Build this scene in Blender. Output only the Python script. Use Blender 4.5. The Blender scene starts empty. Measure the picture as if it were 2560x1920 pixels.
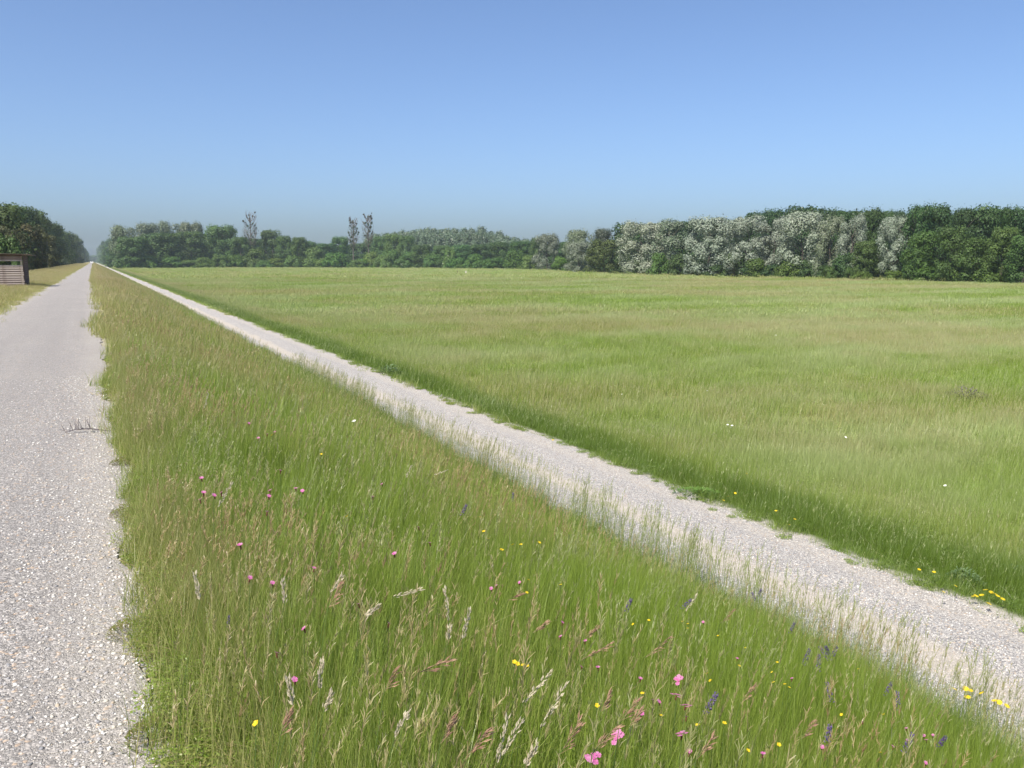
import bpy, math, random
import numpy as np
from mathutils import Vector

SEED = 7
rng = np.random.default_rng(SEED)
random.seed(SEED)
sc = bpy.context.scene
COL = sc.collection
R = math.radians

# ------------------------------------------------------------------ camera, sky, sun, exposure
F_PX, CX, CY, HORIZON = 2130.0, 1280.0, 960.0, 653.0
EYE = 1.6
PITCH = math.atan((CY - HORIZON) / F_PX)
YAW = R(25.965)                         # the camera looks this far to the right of the dike road (+Y)
cam = bpy.data.objects.new("camera", bpy.data.cameras.new("camera"))
COL.objects.link(cam)
cam.location = (0, 0, EYE)
cam.rotation_euler = (math.pi / 2 - PITCH, 0, -YAW)
cam.data.sensor_width = 36.0
cam.data.lens = F_PX / 2560 * 36.0
cam.data.clip_start = 0.05
cam.data.clip_end = 20000
sc.camera = cam

SUN_ELEV = R(53)
SUN_DIR = Vector((-0.80, -0.45, 0)).normalized() * math.cos(SUN_ELEV) + Vector((0, 0, math.sin(SUN_ELEV)))
world = bpy.data.worlds.new("World")
sc.world = world
world.use_nodes = True
wn = world.node_tree
sky = wn.nodes.new("ShaderNodeTexSky")
sky.sky_type = 'NISHITA'
sky.sun_disc = False
sky.sun_elevation = SUN_ELEV
sky.sun_rotation = math.atan2(SUN_DIR.x, SUN_DIR.y)
sky.altitude = 0
sky.air_density = 0.7
sky.dust_density = 2.5
sky.ozone_density = 1.6
bg = wn.nodes["Background"]
wb = wn.nodes.new("ShaderNodeMix"); wb.data_type = 'RGBA'; wb.blend_type = 'MULTIPLY'   # the camera's white balance
wb.inputs[0].default_value = 1.0; wb.inputs[7].default_value = (0.86, 0.98, 1.12, 1)
wn.links.new(sky.outputs[0], wb.inputs[6]); wn.links.new(wb.outputs[2], bg.inputs[0])
bg.inputs[1].default_value = 0.10
sun = bpy.data.objects.new("sun", bpy.data.lights.new("sun", 'SUN'))
COL.objects.link(sun)
sun.data.energy = 4.2
sun.data.angle = R(0.6)
sun.data.color = (1.0, 0.93, 0.82)
sun.rotation_euler = SUN_DIR.to_track_quat('Z', 'Y').to_euler()
sc.view_settings.view_transform = 'Standard'
sc.view_settings.look = 'None'
sc.view_settings.exposure = 0.85
sc.view_settings.gamma = 1.0
sc.view_settings.use_curve_mapping = False
sc.cycles.transparent_max_bounces = 8
sc.cycles.max_bounces = 8
sc.cycles.diffuse_bounces = 3
sc.cycles.volume_bounces = 1

# ------------------------------------------------------------------ helpers
def ray(px, py):
    c, s = math.cos(PITCH), math.sin(PITCH)
    d = np.array([(px - CX) / F_PX, c + (CY - py) / F_PX * s, -s + (CY - py) / F_PX * c])
    ca, sa = math.cos(-YAW), math.sin(-YAW)
    return np.array([d[0] * ca - d[1] * sa, d[0] * sa + d[1] * ca, d[2]])

PX = np.array([-4000, -60, -22, -15, -9.2, -8.2, -2.9, -2.55, 0.26, 0.7, 1.6, 5.9, 6.5, 9.15, 9.7, 11.6, 13.0, 4000.])
PZ = np.array([-3.0, -3.0, -3.0, -2.9, -0.22, -0.03, 0, 0, 0, -0.07, -0.42, -2.22, -2.4, -2.4, -2.5, -2.93, -3.0, -3.0])

def zf(x, y):
    x = np.asarray(x, float); y = np.asarray(y, float)
    z = np.interp(x, PX, PZ)
    m = np.clip((x - 12.5) / 12, 0, 1)
    u = 0.09 * np.sin(x * 0.11 + 1.3) * np.sin(y * 0.083 + 0.4) + 0.05 * np.sin(x * 0.31 + y * 0.17) + 0.03 * np.sin(y * 0.57 - x * 0.29)
    ms = np.clip((x - 0.9) / 1.5, 0, 1) * np.clip((5.6 - x) / 1.0, 0, 1)
    return z + m * u + ms * (0.035 * np.sin(y * 1.1 + x * 0.7) + 0.02 * np.sin(y * 2.9 - x * 2.1))

def on_ground(px, py, h=0.0):
    """the place where the line of sight through a point of the picture meets the ground raised by h"""
    d = ray(px, py); o = np.array([0, 0, EYE]); t0 = 0.3; t = t0
    while t < 4000:
        p = o + d * t
        if p[2] < zf(p[0], p[1]) + h:
            lo, hi = t0, t
            for _ in range(30):
                m = (lo + hi) / 2; p = o + d * m
                if p[2] < zf(p[0], p[1]) + h: hi = m
                else: lo = m
            return p
        t0 = t; t *= 1.02
    return o + d * t

def depth_of(x, y):
    return x * math.sin(YAW) + y * math.cos(YAW)

def tag(o, label=None, cat=None, group=None, kind=None):
    if label: o["label"] = label
    if cat: o["category"] = cat
    if group: o["group"] = group
    if kind: o["kind"] = kind
    return o

def empty(name, loc, rz=0.0, label=None, cat=None, group=None):
    o = bpy.data.objects.new(name, None)
    COL.objects.link(o); o.location = loc; o.rotation_euler = (0, 0, rz)
    o.empty_display_size = 0.2
    return tag(o, label, cat, group)

def link(name, mesh, parent=None, loc=(0, 0, 0), rot=(0, 0, 0), scale=(1, 1, 1)):
    o = bpy.data.objects.new(name, mesh)
    COL.objects.link(o)
    if parent: o.parent = parent
    o.location = loc; o.rotation_euler = rot; o.scale = scale
    return o

def mesh_np(name, V, Q, mats, attr=None, smooth=False, midx=None):
    """V (n,3), Q (m,k) faces all of one size; attr (n,4) point colours called blade"""
    V = np.asarray(V, np.float32); Q = np.asarray(Q, np.int32)
    me = bpy.data.meshes.new(name)
    k = Q.shape[1]
    me.vertices.add(len(V)); me.vertices.foreach_set("co", V.ravel())
    me.loops.add(Q.size); me.loops.foreach_set("vertex_index", Q.ravel())
    me.polygons.add(len(Q))
    me.polygons.foreach_set("loop_start", np.arange(0, Q.size, k, dtype=np.int32))
    try: me.polygons.foreach_set("loop_total", np.full(len(Q), k, np.int32))
    except Exception: pass
    if midx is not None: me.polygons.foreach_set("material_index", np.asarray(midx, np.int32))
    if smooth: me.polygons.foreach_set("use_smooth", np.ones(len(Q), bool))
    for m in (mats if isinstance(mats, (list, tuple)) else [mats]): me.materials.append(m)
    if attr is not None:
        a = me.attributes.new("blade", 'FLOAT_COLOR', 'POINT')
        a.data.foreach_set("color", np.asarray(attr, np.float32).ravel())
    me.update(calc_edges=True)
    return me

class MB:
    """collects boxes, tubes and balls in one mesh"""
    def __init__(s): s.v = []; s.f = []
    def box(s, x0, x1, y0, y1, z0, z1, M=None):
        b = len(s.v)
        P = [(x0,y0,z0),(x1,y0,z0),(x1,y1,z0),(x0,y1,z0),(x0,y0,z1),(x1,y0,z1),(x1,y1,z1),(x0,y1,z1)]
        if M: P = [tuple(M @ Vector(p)) for p in P]
        s.v += P
        s.f += [tuple(b+i for i in q) for q in ((0,3,2,1),(4,5,6,7),(0,1,5,4),(1,2,6,5),(2,3,7,6),(3,0,4,7))]
        return s
    def tube(s, pts, rad, n=6, cap=True):
        b = len(s.v); pts = [Vector(p) for p in pts]
        for i, p in enumerate(pts):
            d = (pts[min(i+1, len(pts)-1)] - pts[max(i-1, 0)]).normalized()
            a = d.orthogonal().normalized(); c = d.cross(a)
            r = rad[i] if hasattr(rad, '__len__') else rad
            for k in range(n):
                t = 2*math.pi*k/n
                s.v.append(tuple(p + a*math.cos(t)*r + c*math.sin(t)*r))
        for i in range(len(pts)-1):
            for k in range(n):
                s.f.append((b+i*n+k, b+i*n+(k+1)%n, b+(i+1)*n+(k+1)%n, b+(i+1)*n+k))
        if cap:
            s.f.append(tuple(b+k for k in range(n))[::-1]); e = b+(len(pts)-1)*n
            s.f.append(tuple(e+k for k in range(n)))
        return s
    def poly(s, pts):
        b = len(s.v); s.v += [tuple(p) for p in pts]; s.f.append(tuple(range(b, b+len(pts)))); return s
    def mesh(s, name, mat, smooth=False):
        me = bpy.data.meshes.new(name); me.from_pydata(s.v, [], s.f)
        for m in (mat if isinstance(mat, (list, tuple)) else [mat]): me.materials.append(m)
        if smooth: me.polygons.foreach_set("use_smooth", [True]*len(me.polygons))
        me.update(); return me

# ------------------------------------------------------------------ materials
class NT:
    def __init__(s, name):
        s.m = bpy.data.materials.new(name); s.m.use_nodes = True
        s.t = s.m.node_tree; s.t.nodes.clear()
        s.out = s.n("ShaderNodeOutputMaterial")
    def n(s, typ, ins=None, **kw):
        x = s.t.nodes.new(typ)
        for k, v in kw.items(): setattr(x, k, v)
        for k, v in (ins or {}).items(): s.put(x.inputs[k], v)
        return x
    def put(s, sock, v):
        if isinstance(v, bpy.types.NodeSocket): s.t.links.new(v, sock)
        elif isinstance(v, bpy.types.Node): s.t.links.new(v.outputs[0], sock)
        else: sock.default_value = (tuple(v) + (1,) if hasattr(v, '__len__') and len(v) == 3 and sock.type == 'RGBA' else v)
    def math(s, op, a, b=0.0, c=None, clamp=False):
        x = s.n("ShaderNodeMath", {0: a, 1: b}, operation=op, use_clamp=clamp)
        if c is not None: s.put(x.inputs[2], c)
        return x.outputs[0]
    def mix(s, f, a, b, mode='MIX'):
        x = s.n("ShaderNodeMix", data_type='RGBA', blend_type=mode)
        s.put(x.inputs[0], f); s.put(x.inputs[6], a); s.put(x.inputs[7], b)
        return x.outputs[2]
    def ss(s, v, a, b):
        return s.n("ShaderNodeMapRange", {0: v, 1: a, 2: b, 3: 0.0, 4: 1.0}, interpolation_type='SMOOTHSTEP').outputs[0]
    def noise(s, vec, scale, detail=3.0, rough=0.55):
        return s.n("ShaderNodeTexNoise", {"Vector": vec, "Scale": scale, "Detail": detail, "Roughness": rough})
    def stretch(s, vec, sc_):
        return s.n("ShaderNodeMapping", {0: vec, 3: sc_}).outputs[0]
    def surf(s, sh): s.t.links.new(sh.outputs[0] if isinstance(sh, bpy.types.Node) else sh, s.out.inputs[0]); return s.m

def plain(name, col, rough=0.8, var=0.25, scale=8.0, col2=None, trans=0.0, bump=0.0):
    t = NT(name)
    tc = t.n("ShaderNodeTexCoord").outputs[3]
    nz = t.noise(tc, scale)
    c2 = col2 or tuple(c * (1 - var) for c in col)
    c = t.mix(t.ss(nz.outputs[0], 0.35, 0.65), col, c2)
    p = t.n("ShaderNodeBsdfPrincipled", {"Base Color": c, "Roughness": rough, "Specular IOR Level": 0.3})
    if bump: t.put(p.inputs["Normal"], t.n("ShaderNodeBump", {"Strength": bump, "Height": nz.outputs[0], "Distance": 0.02}).outputs[0])
    if trans:
        tr = t.n("ShaderNodeBsdfTranslucent", {0: c})
        return t.surf(t.n("ShaderNodeMixShader", {0: trans, 1: p.outputs[0], 2: tr.outputs[0]}))
    return t.surf(p)

def zone_nodes(t):
    """how dry / how lush the sward is at this place of the world"""
    pos = t.n("ShaderNodeNewGeometry").outputs["Position"]
    xyz = t.n("ShaderNodeSeparateXYZ", {0: pos}); X, Y = xyz.outputs[0], xyz.outputs[1]
    n1 = t.noise(t.stretch(pos, (1.0, 1.0, 0.0)), 0.045, 4.0, 0.6).outputs[0]
    n2 = t.noise(t.stretch(pos, (1.0, 1.0, 0.0)), 0.35, 3.0, 0.6).outputs[0]
    n3 = t.noise(t.stretch(pos, (1.0, 1.0, 0.0)), 1.7, 2.0, 0.6).outputs[0]
    dry = t.math('ADD', t.math('MULTIPLY', t.ss(n1, 0.38, 0.62), 0.50), t.math('MULTIPLY', t.ss(n2, 0.35, 0.68), 0.22))
    dry = t.math('ADD', dry, t.math('MULTIPLY', t.ss(n3, 0.4, 0.7), 0.10))
    n4 = t.noise(t.stretch(pos, (0.7, 1.4, 0.0)), 0.016, 3.0, 0.6).outputs[0]
    dry = t.math('ADD', dry, t.math('MULTIPLY', t.math('MULTIPLY', t.math('SUBTRACT', n4, 0.5), 1.8), t.ss(X, 9.5, 14.0)), clamp=True)
    # crest and left verge dry out, the lower half of the bank stays green
    rim = t.math('MULTIPLY', t.ss(X, 0.70, 0.25), 0.34)
    dry = t.math('ADD', dry, rim)
    crest = t.math('MULTIPLY', t.ss(X, 4.6, 0.4), t.math('ADD', 0.04, t.math('MULTIPLY', t.ss(Y, 12.0, 60.0), 0.46)))
    dry = t.math('ADD', dry, crest, clamp=True)
    Xl = t.math('SUBTRACT', X, t.math('MULTIPLY', t.ss(Y, 15.0, 4.0), 1.9))
    lush = t.math('MULTIPLY', t.ss(X, 8.8, 9.3), t.ss(Xl, 11.6, 9.9))
    edge = t.math('MULTIPLY', t.ss(X, 4.6, 5.8), t.ss(X, 7.6, 6.9))
    lush = t.math('MAXIMUM', lush, t.math('MULTIPLY', edge, 0.75))
    dry = t.math('MULTIPLY', dry, t.math('SUBTRACT', 1.0, t.math('MULTIPLY', lush, 0.85)))
    return pos, X, Y, n1, n2, n3, dry, lush

def grass_mat():
    t = NT("grass_blades")
    pos, X, Y, n1, n2, n3, dry, lush = zone_nodes(t)
    a = t.n("ShaderNodeAttribute", attribute_name="blade")
    rgb = t.n("ShaderNodeSeparateColor", {0: a.outputs[0]})
    pale = t.math('MULTIPLY', t.ss(t.noise(t.stretch(pos, (0.6, 1.5, 0.0)), 0.050, 6.0, 0.66).outputs[0], 0.40, 0.60), t.ss(X, 10.0, 15.0))
    rnd, h, kind = rgb.outputs[0], rgb.outputs[1], rgb.outputs[2]
    green = t.mix(rnd, (0.160, 0.250, 0.023), (0.300, 0.395, 0.062))
    green = t.mix(t.math('MULTIPLY', lush, 0.75), green, (0.095, 0.165, 0.018))
    straw = t.mix(rnd, (0.33, 0.31, 0.10), (0.46, 0.38, 0.19))
    sel = t.ss(t.math('ADD', t.math('MULTIPLY', dry, 0.9), t.math('MULTIPLY', rnd, 0.62)), 0.62, 1.02)
    sel = t.math('MULTIPLY', sel, 0.6)
    green = t.mix(t.math('MULTIPLY', pale, 0.85), green, (0.40, 0.455, 0.195))
    c = t.mix(sel, green, straw)
    c = t.mix(t.math('MULTIPLY', t.ss(h, 0.55, 1.0), t.math('MULTIPLY', dry, 0.5)), c, (0.36, 0.29, 0.16))
    seed = t.mix(rnd, (0.36, 0.24, 0.14), (0.52, 0.46, 0.28))
    seed = t.mix(t.math('MULTIPLY', t.math('SUBTRACT', 1.0, dry), 0.75), seed, (0.28, 0.37, 0.12))
    seed = t.mix(t.math('MULTIPLY', t.ss(X, 6.5, 5.5), t.ss(n2, 0.42, 0.6)), seed, t.mix(rnd, (0.35, 0.22, 0.11), (0.52, 0.42, 0.21)))
    c = t.mix(kind, c, seed)
    d = t.n("ShaderNodeBsdfDiffuse", {0: c})
    tr = t.n("ShaderNodeBsdfTranslucent", {0: c})
    m = t.n("ShaderNodeMixShader", {0: 0.45, 1: d.outputs[0], 2: tr.outputs[0]})
    g = t.n("ShaderNodeBsdfGlossy", {0: (1, 1, 1, 1), 1: 0.45})
    return t.surf(t.n("ShaderNodeMixShader", {0: 0.035, 1: m.outputs[0], 2: g.outputs[0]}))

def ground_mat():
    t = NT("meadow_soil")
    pos, X, Y, n1, n2, n3, dry, lush = zone_nodes(t)
    c = t.mix(dry, (0.12, 0.19, 0.03), (0.24, 0.21, 0.09))
    c = t.mix(t.math('MULTIPLY', lush, 0.6), c, (0.05, 0.085, 0.02))
    c = t.mix(t.math('MULTIPLY', t.ss(t.noise(pos, 9.0).outputs[0], 0.4, 0.7), 0.35), c, (0.11, 0.085, 0.05))
    # stony soil beside the road and the track
    edge = t.math('MAXIMUM', t.math('MULTIPLY', t.ss(X, 0.34, 0.14), t.ss(X, -3.1, -2.8)), t.math('MULTIPLY', t.ss(X, 6.0, 6.5), t.ss(X, 9.5, 9.15)))
    vor = t.n("ShaderNodeTexVoronoi", {"Vector": pos, "Scale": 70.0})
    st = t.mix(vor.outputs[1], (0.27, 0.24, 0.20), (0.48, 0.45, 0.41))
    c = t.mix(t.math('MULTIPLY', edge, t.ss(n3, 0.3, 0.6)), c, st)
    bmp = t.n("ShaderNodeBump", {"Strength": 0.6, "Distance": 0.03, "Height": t.noise(pos, 30.0).outputs[0]})
    p = t.n("ShaderNodeBsdfPrincipled", {"Base Color": c, "Roughness": 1.0, "Specular IOR Level": 0.1, "Normal": bmp.outputs[0]})
    return t.surf(p)

def stone_surface(name, scale, lowcol, hicol, tint_nodes, bump=0.5, mean=(0.4, 0.38, 0.36)):
    """worn surface of small stones: each cell has its own tone and stands a little proud"""
    t = NT(name)
    pos = t.n("ShaderNodeNewGeometry").outputs["Position"]
    xyz = t.n("ShaderNodeSeparateXYZ", {0: pos})
    warp = t.n("ShaderNodeVectorMath", {0: pos, 1: t.n("ShaderNodeVectorMath", {0: t.noise(pos, 60.0, 1.0).outputs[1], 3: 0.012}, operation='SCALE').outputs[0]}, operation='ADD').outputs[0]
    v1 = t.n("ShaderNodeTexVoronoi", {"Vector": warp, "Scale": scale})
    v2 = t.n("ShaderNodeTexVoronoi", {"Vector": warp, "Scale": scale * 2.3})
    s1 = t.n("ShaderNodeSeparateColor", {0: v1.outputs[1]})
    s2 = t.n("ShaderNodeSeparateColor", {0: v2.outputs[1]})
    big = t.math('GREATER_THAN', s1.outputs[2], 0.62)
    c1 = t.mix(s1.outputs[0], lowcol, hicol)
    c2 = t.mix(s2.outputs[0], lowcol, hicol)
    c = t.mix(big, c2, c1)
    warm = t.math('MULTIPLY', t.math('GREATER_THAN', s1.outputs[1], 0.86), big)
    c = t.mix(t.math('MULTIPLY', warm, 0.6), c, (0.48, 0.33, 0.20))
    white = t.math('GREATER_THAN', s2.outputs[1], 0.88)
    c = t.mix(t.math('MULTIPLY', white, 0.6), c, (0.72, 0.69, 0.65))
    gap = t.ss(t.mix(big, v2.outputs[0], v1.outputs[0]), 0.42, 0.75)
    c = t.mix(t.math('MULTIPLY', gap, 0.45), c, tuple(x * 0.45 for x in lowcol))
    c = tint_nodes(t, c, pos, xyz)
    hgt = t.math('SUBTRACT', 1.0, t.mix(big, v2.outputs[0], v1.outputs[0]))
    hgt = t.math('ADD', hgt, t.math('MULTIPLY', t.noise(pos, scale * 0.4).outputs[0], 0.8))
    bmp = t.n("ShaderNodeBump", {"Strength": bump, "Distance": 0.008, "Height": hgt})
    p = t.n("ShaderNodeBsdfPrincipled", {"Base Color": c, "Roughness": 0.75, "Specular IOR Level": 0.35, "Normal": bmp.outputs[0]})
    return t.surf(p)

def road_tint(t, c, pos, xyz):
    n = t.noise(t.stretch(pos, (1.0, 0.35, 1.0)), 1.3, 4.0).outputs[0]
    c = t.mix(t.math('MULTIPLY', t.ss(n, 0.35, 0.7), 0.22), c, (0.22, 0.205, 0.20))
    n = t.noise(pos, 0.5, 3.0).outputs[0]
    c = t.mix(t.math('MULTIPLY', t.ss(n, 0.5, 0.75), 0.16), c, (0.36, 0.33, 0.29))
    lane = t.noise(t.stretch(pos, (1.0, 0.03, 1.0)), 3.2, 3.0, 0.6).outputs[0]
    c = t.mix(t.math('MULTIPLY', t.ss(lane, 0.42, 0.66), 0.20), c, (0.20, 0.185, 0.175))
    # loose pale grit washed to both edges
    e = t.math('MAXIMUM', t.ss(t.math('ADD', xyz.outputs[0], t.math('MULTIPLY', n, 0.3)), -0.30, 0.12), t.ss(xyz.outputs[0], -2.1, -2.5))
    return t.mix(t.math('MULTIPLY', e, 0.25), c, (0.42, 0.385, 0.335))

def track_tint(t, c, pos, xyz):
    X = xyz.outputs[0]
    n = t.noise(t.stretch(pos, (1.0, 0.25, 1.0)), 1.6, 3.0).outputs[0]
    xx = t.math('ADD', X, t.math('MULTIPLY', t.math('SUBTRACT', n, 0.5), 0.8))
    rut = t.math('MULTIPLY', t.ss(xx, 7.05, 7.35), t.ss(xx, 7.85, 7.5))
    rut2 = t.math('MULTIPLY', t.ss(xx, 8.35, 8.6), t.ss(xx, 9.05, 8.8))
    r = t.math('MULTIPLY', t.math('MAXIMUM', rut, t.math('MULTIPLY', rut2, 0.4)), 0.55)
    return t.mix(r, c, (0.46, 0.40, 0.32))

def leaf_mat():
    """crowns: object colour times the tone of each leaf"""
    t = NT("foliage")
    oi = t.n("ShaderNodeObjectInfo")
    a = t.n("ShaderNodeAttribute", attribute_name="blade")
    rgb = t.n("ShaderNodeSeparateColor", {0: a.outputs[0]})
    tone = t.math('ADD', 0.62, t.math('MULTIPLY', rgb.outputs[0], 0.76))
    c = t.mix(1.0, oi.outputs["Color"], tone, 'MULTIPLY')
    warm = t.mix(t.math('MULTIPLY', rgb.outputs[1], 0.5), c, t.mix(1.0, c, (1.45, 1.15, 0.7, 1), 'MULTIPLY'))
    c = t.mix(rgb.outputs[2], warm, (0.50, 0.50, 0.44))     # pale undersides, painted light on silver crown tops, and blossom
    d = t.n("ShaderNodeBsdfPrincipled", {"Base Color": c, "Roughness": 0.55, "Specular IOR Level": 0.25})
    tr = t.n("ShaderNodeBsdfTranslucent", {0: c})
    return t.surf(t.n("ShaderNodeMixShader", {0: 0.28, 1: d.outputs[0], 2: tr.outputs[0]}))

def wood_mat(name, a, b, dark):
    t = NT(name)
    tc = t.n("ShaderNodeTexCoord").outputs[3]
    n = t.noise(t.stretch(tc, (1.2, 9.0, 22.0)), 3.0, 5.0, 0.65).outputs[0]
    n2 = t.noise(tc, 4.0, 3.0).outputs[0]
    oi = t.n("ShaderNodeObjectInfo").outputs["Random"]
    c = t.mix(t.ss(n, 0.35, 0.65), a, b)
    c = t.mix(t.math('MULTIPLY', t.ss(n2, 0.52, 0.7), 0.6), c, dark)
    c = t.mix(t.math('MULTIPLY', oi, 0.35), c, dark)
    bmp = t.n("ShaderNodeBump", {"Strength": 0.5, "Distance": 0.01, "Height": n})
    return t.surf(t.n("ShaderNodeBsdfPrincipled", {"Base Color": c, "Roughness": 0.85, "Specular IOR Level": 0.2, "Normal": bmp.outputs[0]}))

M_GRASS = grass_mat()
M_GROUND = ground_mat()
M_ROAD = stone_surface("worn_asphalt", 68.0, (0.145, 0.135, 0.125), (0.41, 0.38, 0.35), road_tint, .8)
M_TRACK = stone_surface("gravel", 50.0, (0.155, 0.15, 0.15), (0.55, 0.515, 0.47), track_tint, 1.0)
M_LEAF = leaf_mat()
M_BARK = plain("bark", (0.10, 0.085, 0.07), 0.95, 0.45, 6.0, bump=0.5)
M_PALEBARK = plain("pale_bark", (0.13, 0.115, 0.10), 0.9, 0.4, 3.0)
M_DEADWOOD = plain("dead_twigs", (0.15, 0.115, 0.10), 0.95, 0.3, 3.0)
M_WOOD = wood_mat("weathered_boards", (0.46, 0.40, 0.37), (0.34, 0.285, 0.26), (0.20, 0.15, 0.13))
M_WOOD_DARK = wood_mat("dark_and_shaded_boards", (0.16, 0.11, 0.10), (0.10, 0.07, 0.065), (0.06, 0.04, 0.035))  # dark tone also paints the shade on the hut's right end wall
M_WOOD_RED = wood_mat("reddish_boards", (0.28, 0.21, 0.19), (0.20, 0.145, 0.13), (0.11, 0.075, 0.065))
M_POST = wood_mat("light_post", (0.52, 0.47, 0.34), (0.42, 0.36, 0.25), (0.25, 0.2, 0.14))
M_PINK = plain("pink_petals", (0.50, 0.10, 0.30), 0.6, 0.3, 40.0, col2=(0.58, 0.24, 0.42), trans=0.3)
M_CALYX = plain("brown_calyx", (0.14, 0.045, 0.03), 0.8, 0.3, 40.0)
M_YELLOW = plain("yellow_petals", (0.80, 0.58, 0.02), 0.6, 0.2, 40.0, trans=0.25)
M_PURPLE = plain("violet_petals", (0.085, 0.05, 0.17), 0.7, 0.3, 60.0, col2=(0.14, 0.095, 0.22), trans=0.2)
M_WHITE = plain("white_petals", (0.78, 0.78, 0.72), 0.6, 0.1, 40.0, trans=0.2)
M_STEM = plain("green_stems", (0.13, 0.20, 0.045), 0.7, 0.3, 20.0, trans=0.2)
M_OAT = plain("pale_spikelets", (0.64, 0.57, 0.42), 0.7, 0.2, 60.0, trans=0.3)
M_BROME = plain("brown_spikelets", (0.42, 0.28, 0.18), 0.7, 0.3, 60.0, col2=(0.30, 0.17, 0.12), trans=0.3)
M_GREYLEAF = plain("grey_leaves", (0.13, 0.20, 0.09), 0.8, 0.35, 20.0, trans=0.2)
M_WEEDLEAF = plain("weed_leaves", (0.13, 0.24, 0.045), 0.7, 0.35, 12.0, trans=0.25)
M_OLIVELEAF = plain("olive_leaves", (0.19, 0.26, 0.05), 0.7, 0.4, 30.0, col2=(0.20, 0.15, 0.07), trans=0.3)
M_DARKWEED = plain("dark_weed", (0.13, 0.11, 0.12), 0.9, 0.3, 20.0)

# ------------------------------------------------------------------ setting: ground, road, track
def axis(parts):
    out = []
    for a, b, n in parts: out += list(np.linspace(a, b, n, endpoint=False))
    return np.array(out + [parts[-1][1]])

def sheet(name, xs, ys, zfun, mat, xfun=None, smooth=True):
    XX, YY = np.meshgrid(xs, ys)
    if xfun is not None: XX = xfun(XX, YY)
    ZZ = zfun(XX, YY)
    V = np.stack([XX.ravel(), YY.ravel(), ZZ.ravel()], 1)
    nx, ny = len(xs), len(ys)
    i = np.arange(nx-1)[None, :] + nx*np.arange(ny-1)[:, None]; i = i.ravel()
    Q = np.stack([i, i+1, i+nx+1, i+nx], 1)
    return mesh_np(name, V, Q, mat, smooth=smooth)

xs = np.unique(np.concatenate([np.array([-2400, -1200, -500, -200, -60, -40, -22, -18, -15, -12, -9.2, -8.7, -8.2, -5, -2.9, -2.55, 0.08, 0.26, 0.7]),
                               np.linspace(0.8, 6.5, 24), np.array([7.4, 8.3, 9.15, 9.4, 9.7, 10.6, 11.6, 12.3]), np.linspace(13, 60, 40),
                               np.linspace(64, 320, 60), np.array([400, 600, 1000, 1600, 2400.])]))
ys = axis([(-2400, -100, 8), (-100, -10, 10), (-10, 40, 130), (40, 120, 60), (120, 400, 80), (400, 800, 40), (800, 2900, 16)])
o = link("ground", sheet("ground", xs, ys, zf, M_GROUND)); tag(o, kind="structure")

def wave(y, s): return 0.035*np.sin(y*1.9+s) + 0.022*np.sin(y*4.3+2*s) + 0.03*np.sin(y*0.7+3*s) + 0.02*np.sin(y*9.7+s)
def road_x(X, Y):
    u = (X + 2.55) / 2.63
    return X + np.where(u > 0.9, wave(Y, 1.0), 0) - np.where(u < 0.1, wave(Y, 4.0), 0)
ys_r = axis([(-12, 30, 420), (30, 120, 300), (120, 500, 150), (500, 2800, 60)])
o = link("road", sheet("road", np.array([-2.55, -2.2, -1.7, -1.25, -0.8, -0.3, 0.08]), ys_r,
                       lambda X, Y: 0.012 + 0.018*np.exp(-((X+1.25)/0.9)**2) + 0*Y, M_ROAD, road_x)); tag(o, kind="structure")
def track_x(X, Y):
    u = (X - 6.45) / 2.55
    return X + np.where(u > 0.9, 1.6*wave(Y*0.8, 2.0), 0) - np.where(u < 0.1, 1.5*wave(Y*0.7, 5.0), 0)
def track_z(X, Y):
    return -2.4 + 0.012 + 0.02*np.exp(-((X-8.05)/0.3)**2) - 0.006*np.exp(-((X-7.4)/0.25)**2) + 0.004*np.sin(Y*3+X*5)
o = link("track", sheet("track", np.array([6.45, 6.8, 7.1, 7.4, 7.7, 8.05, 8.4, 8.7, 9.0]), ys_r, track_z, M_TRACK, track_x)); tag(o, kind="structure")

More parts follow.
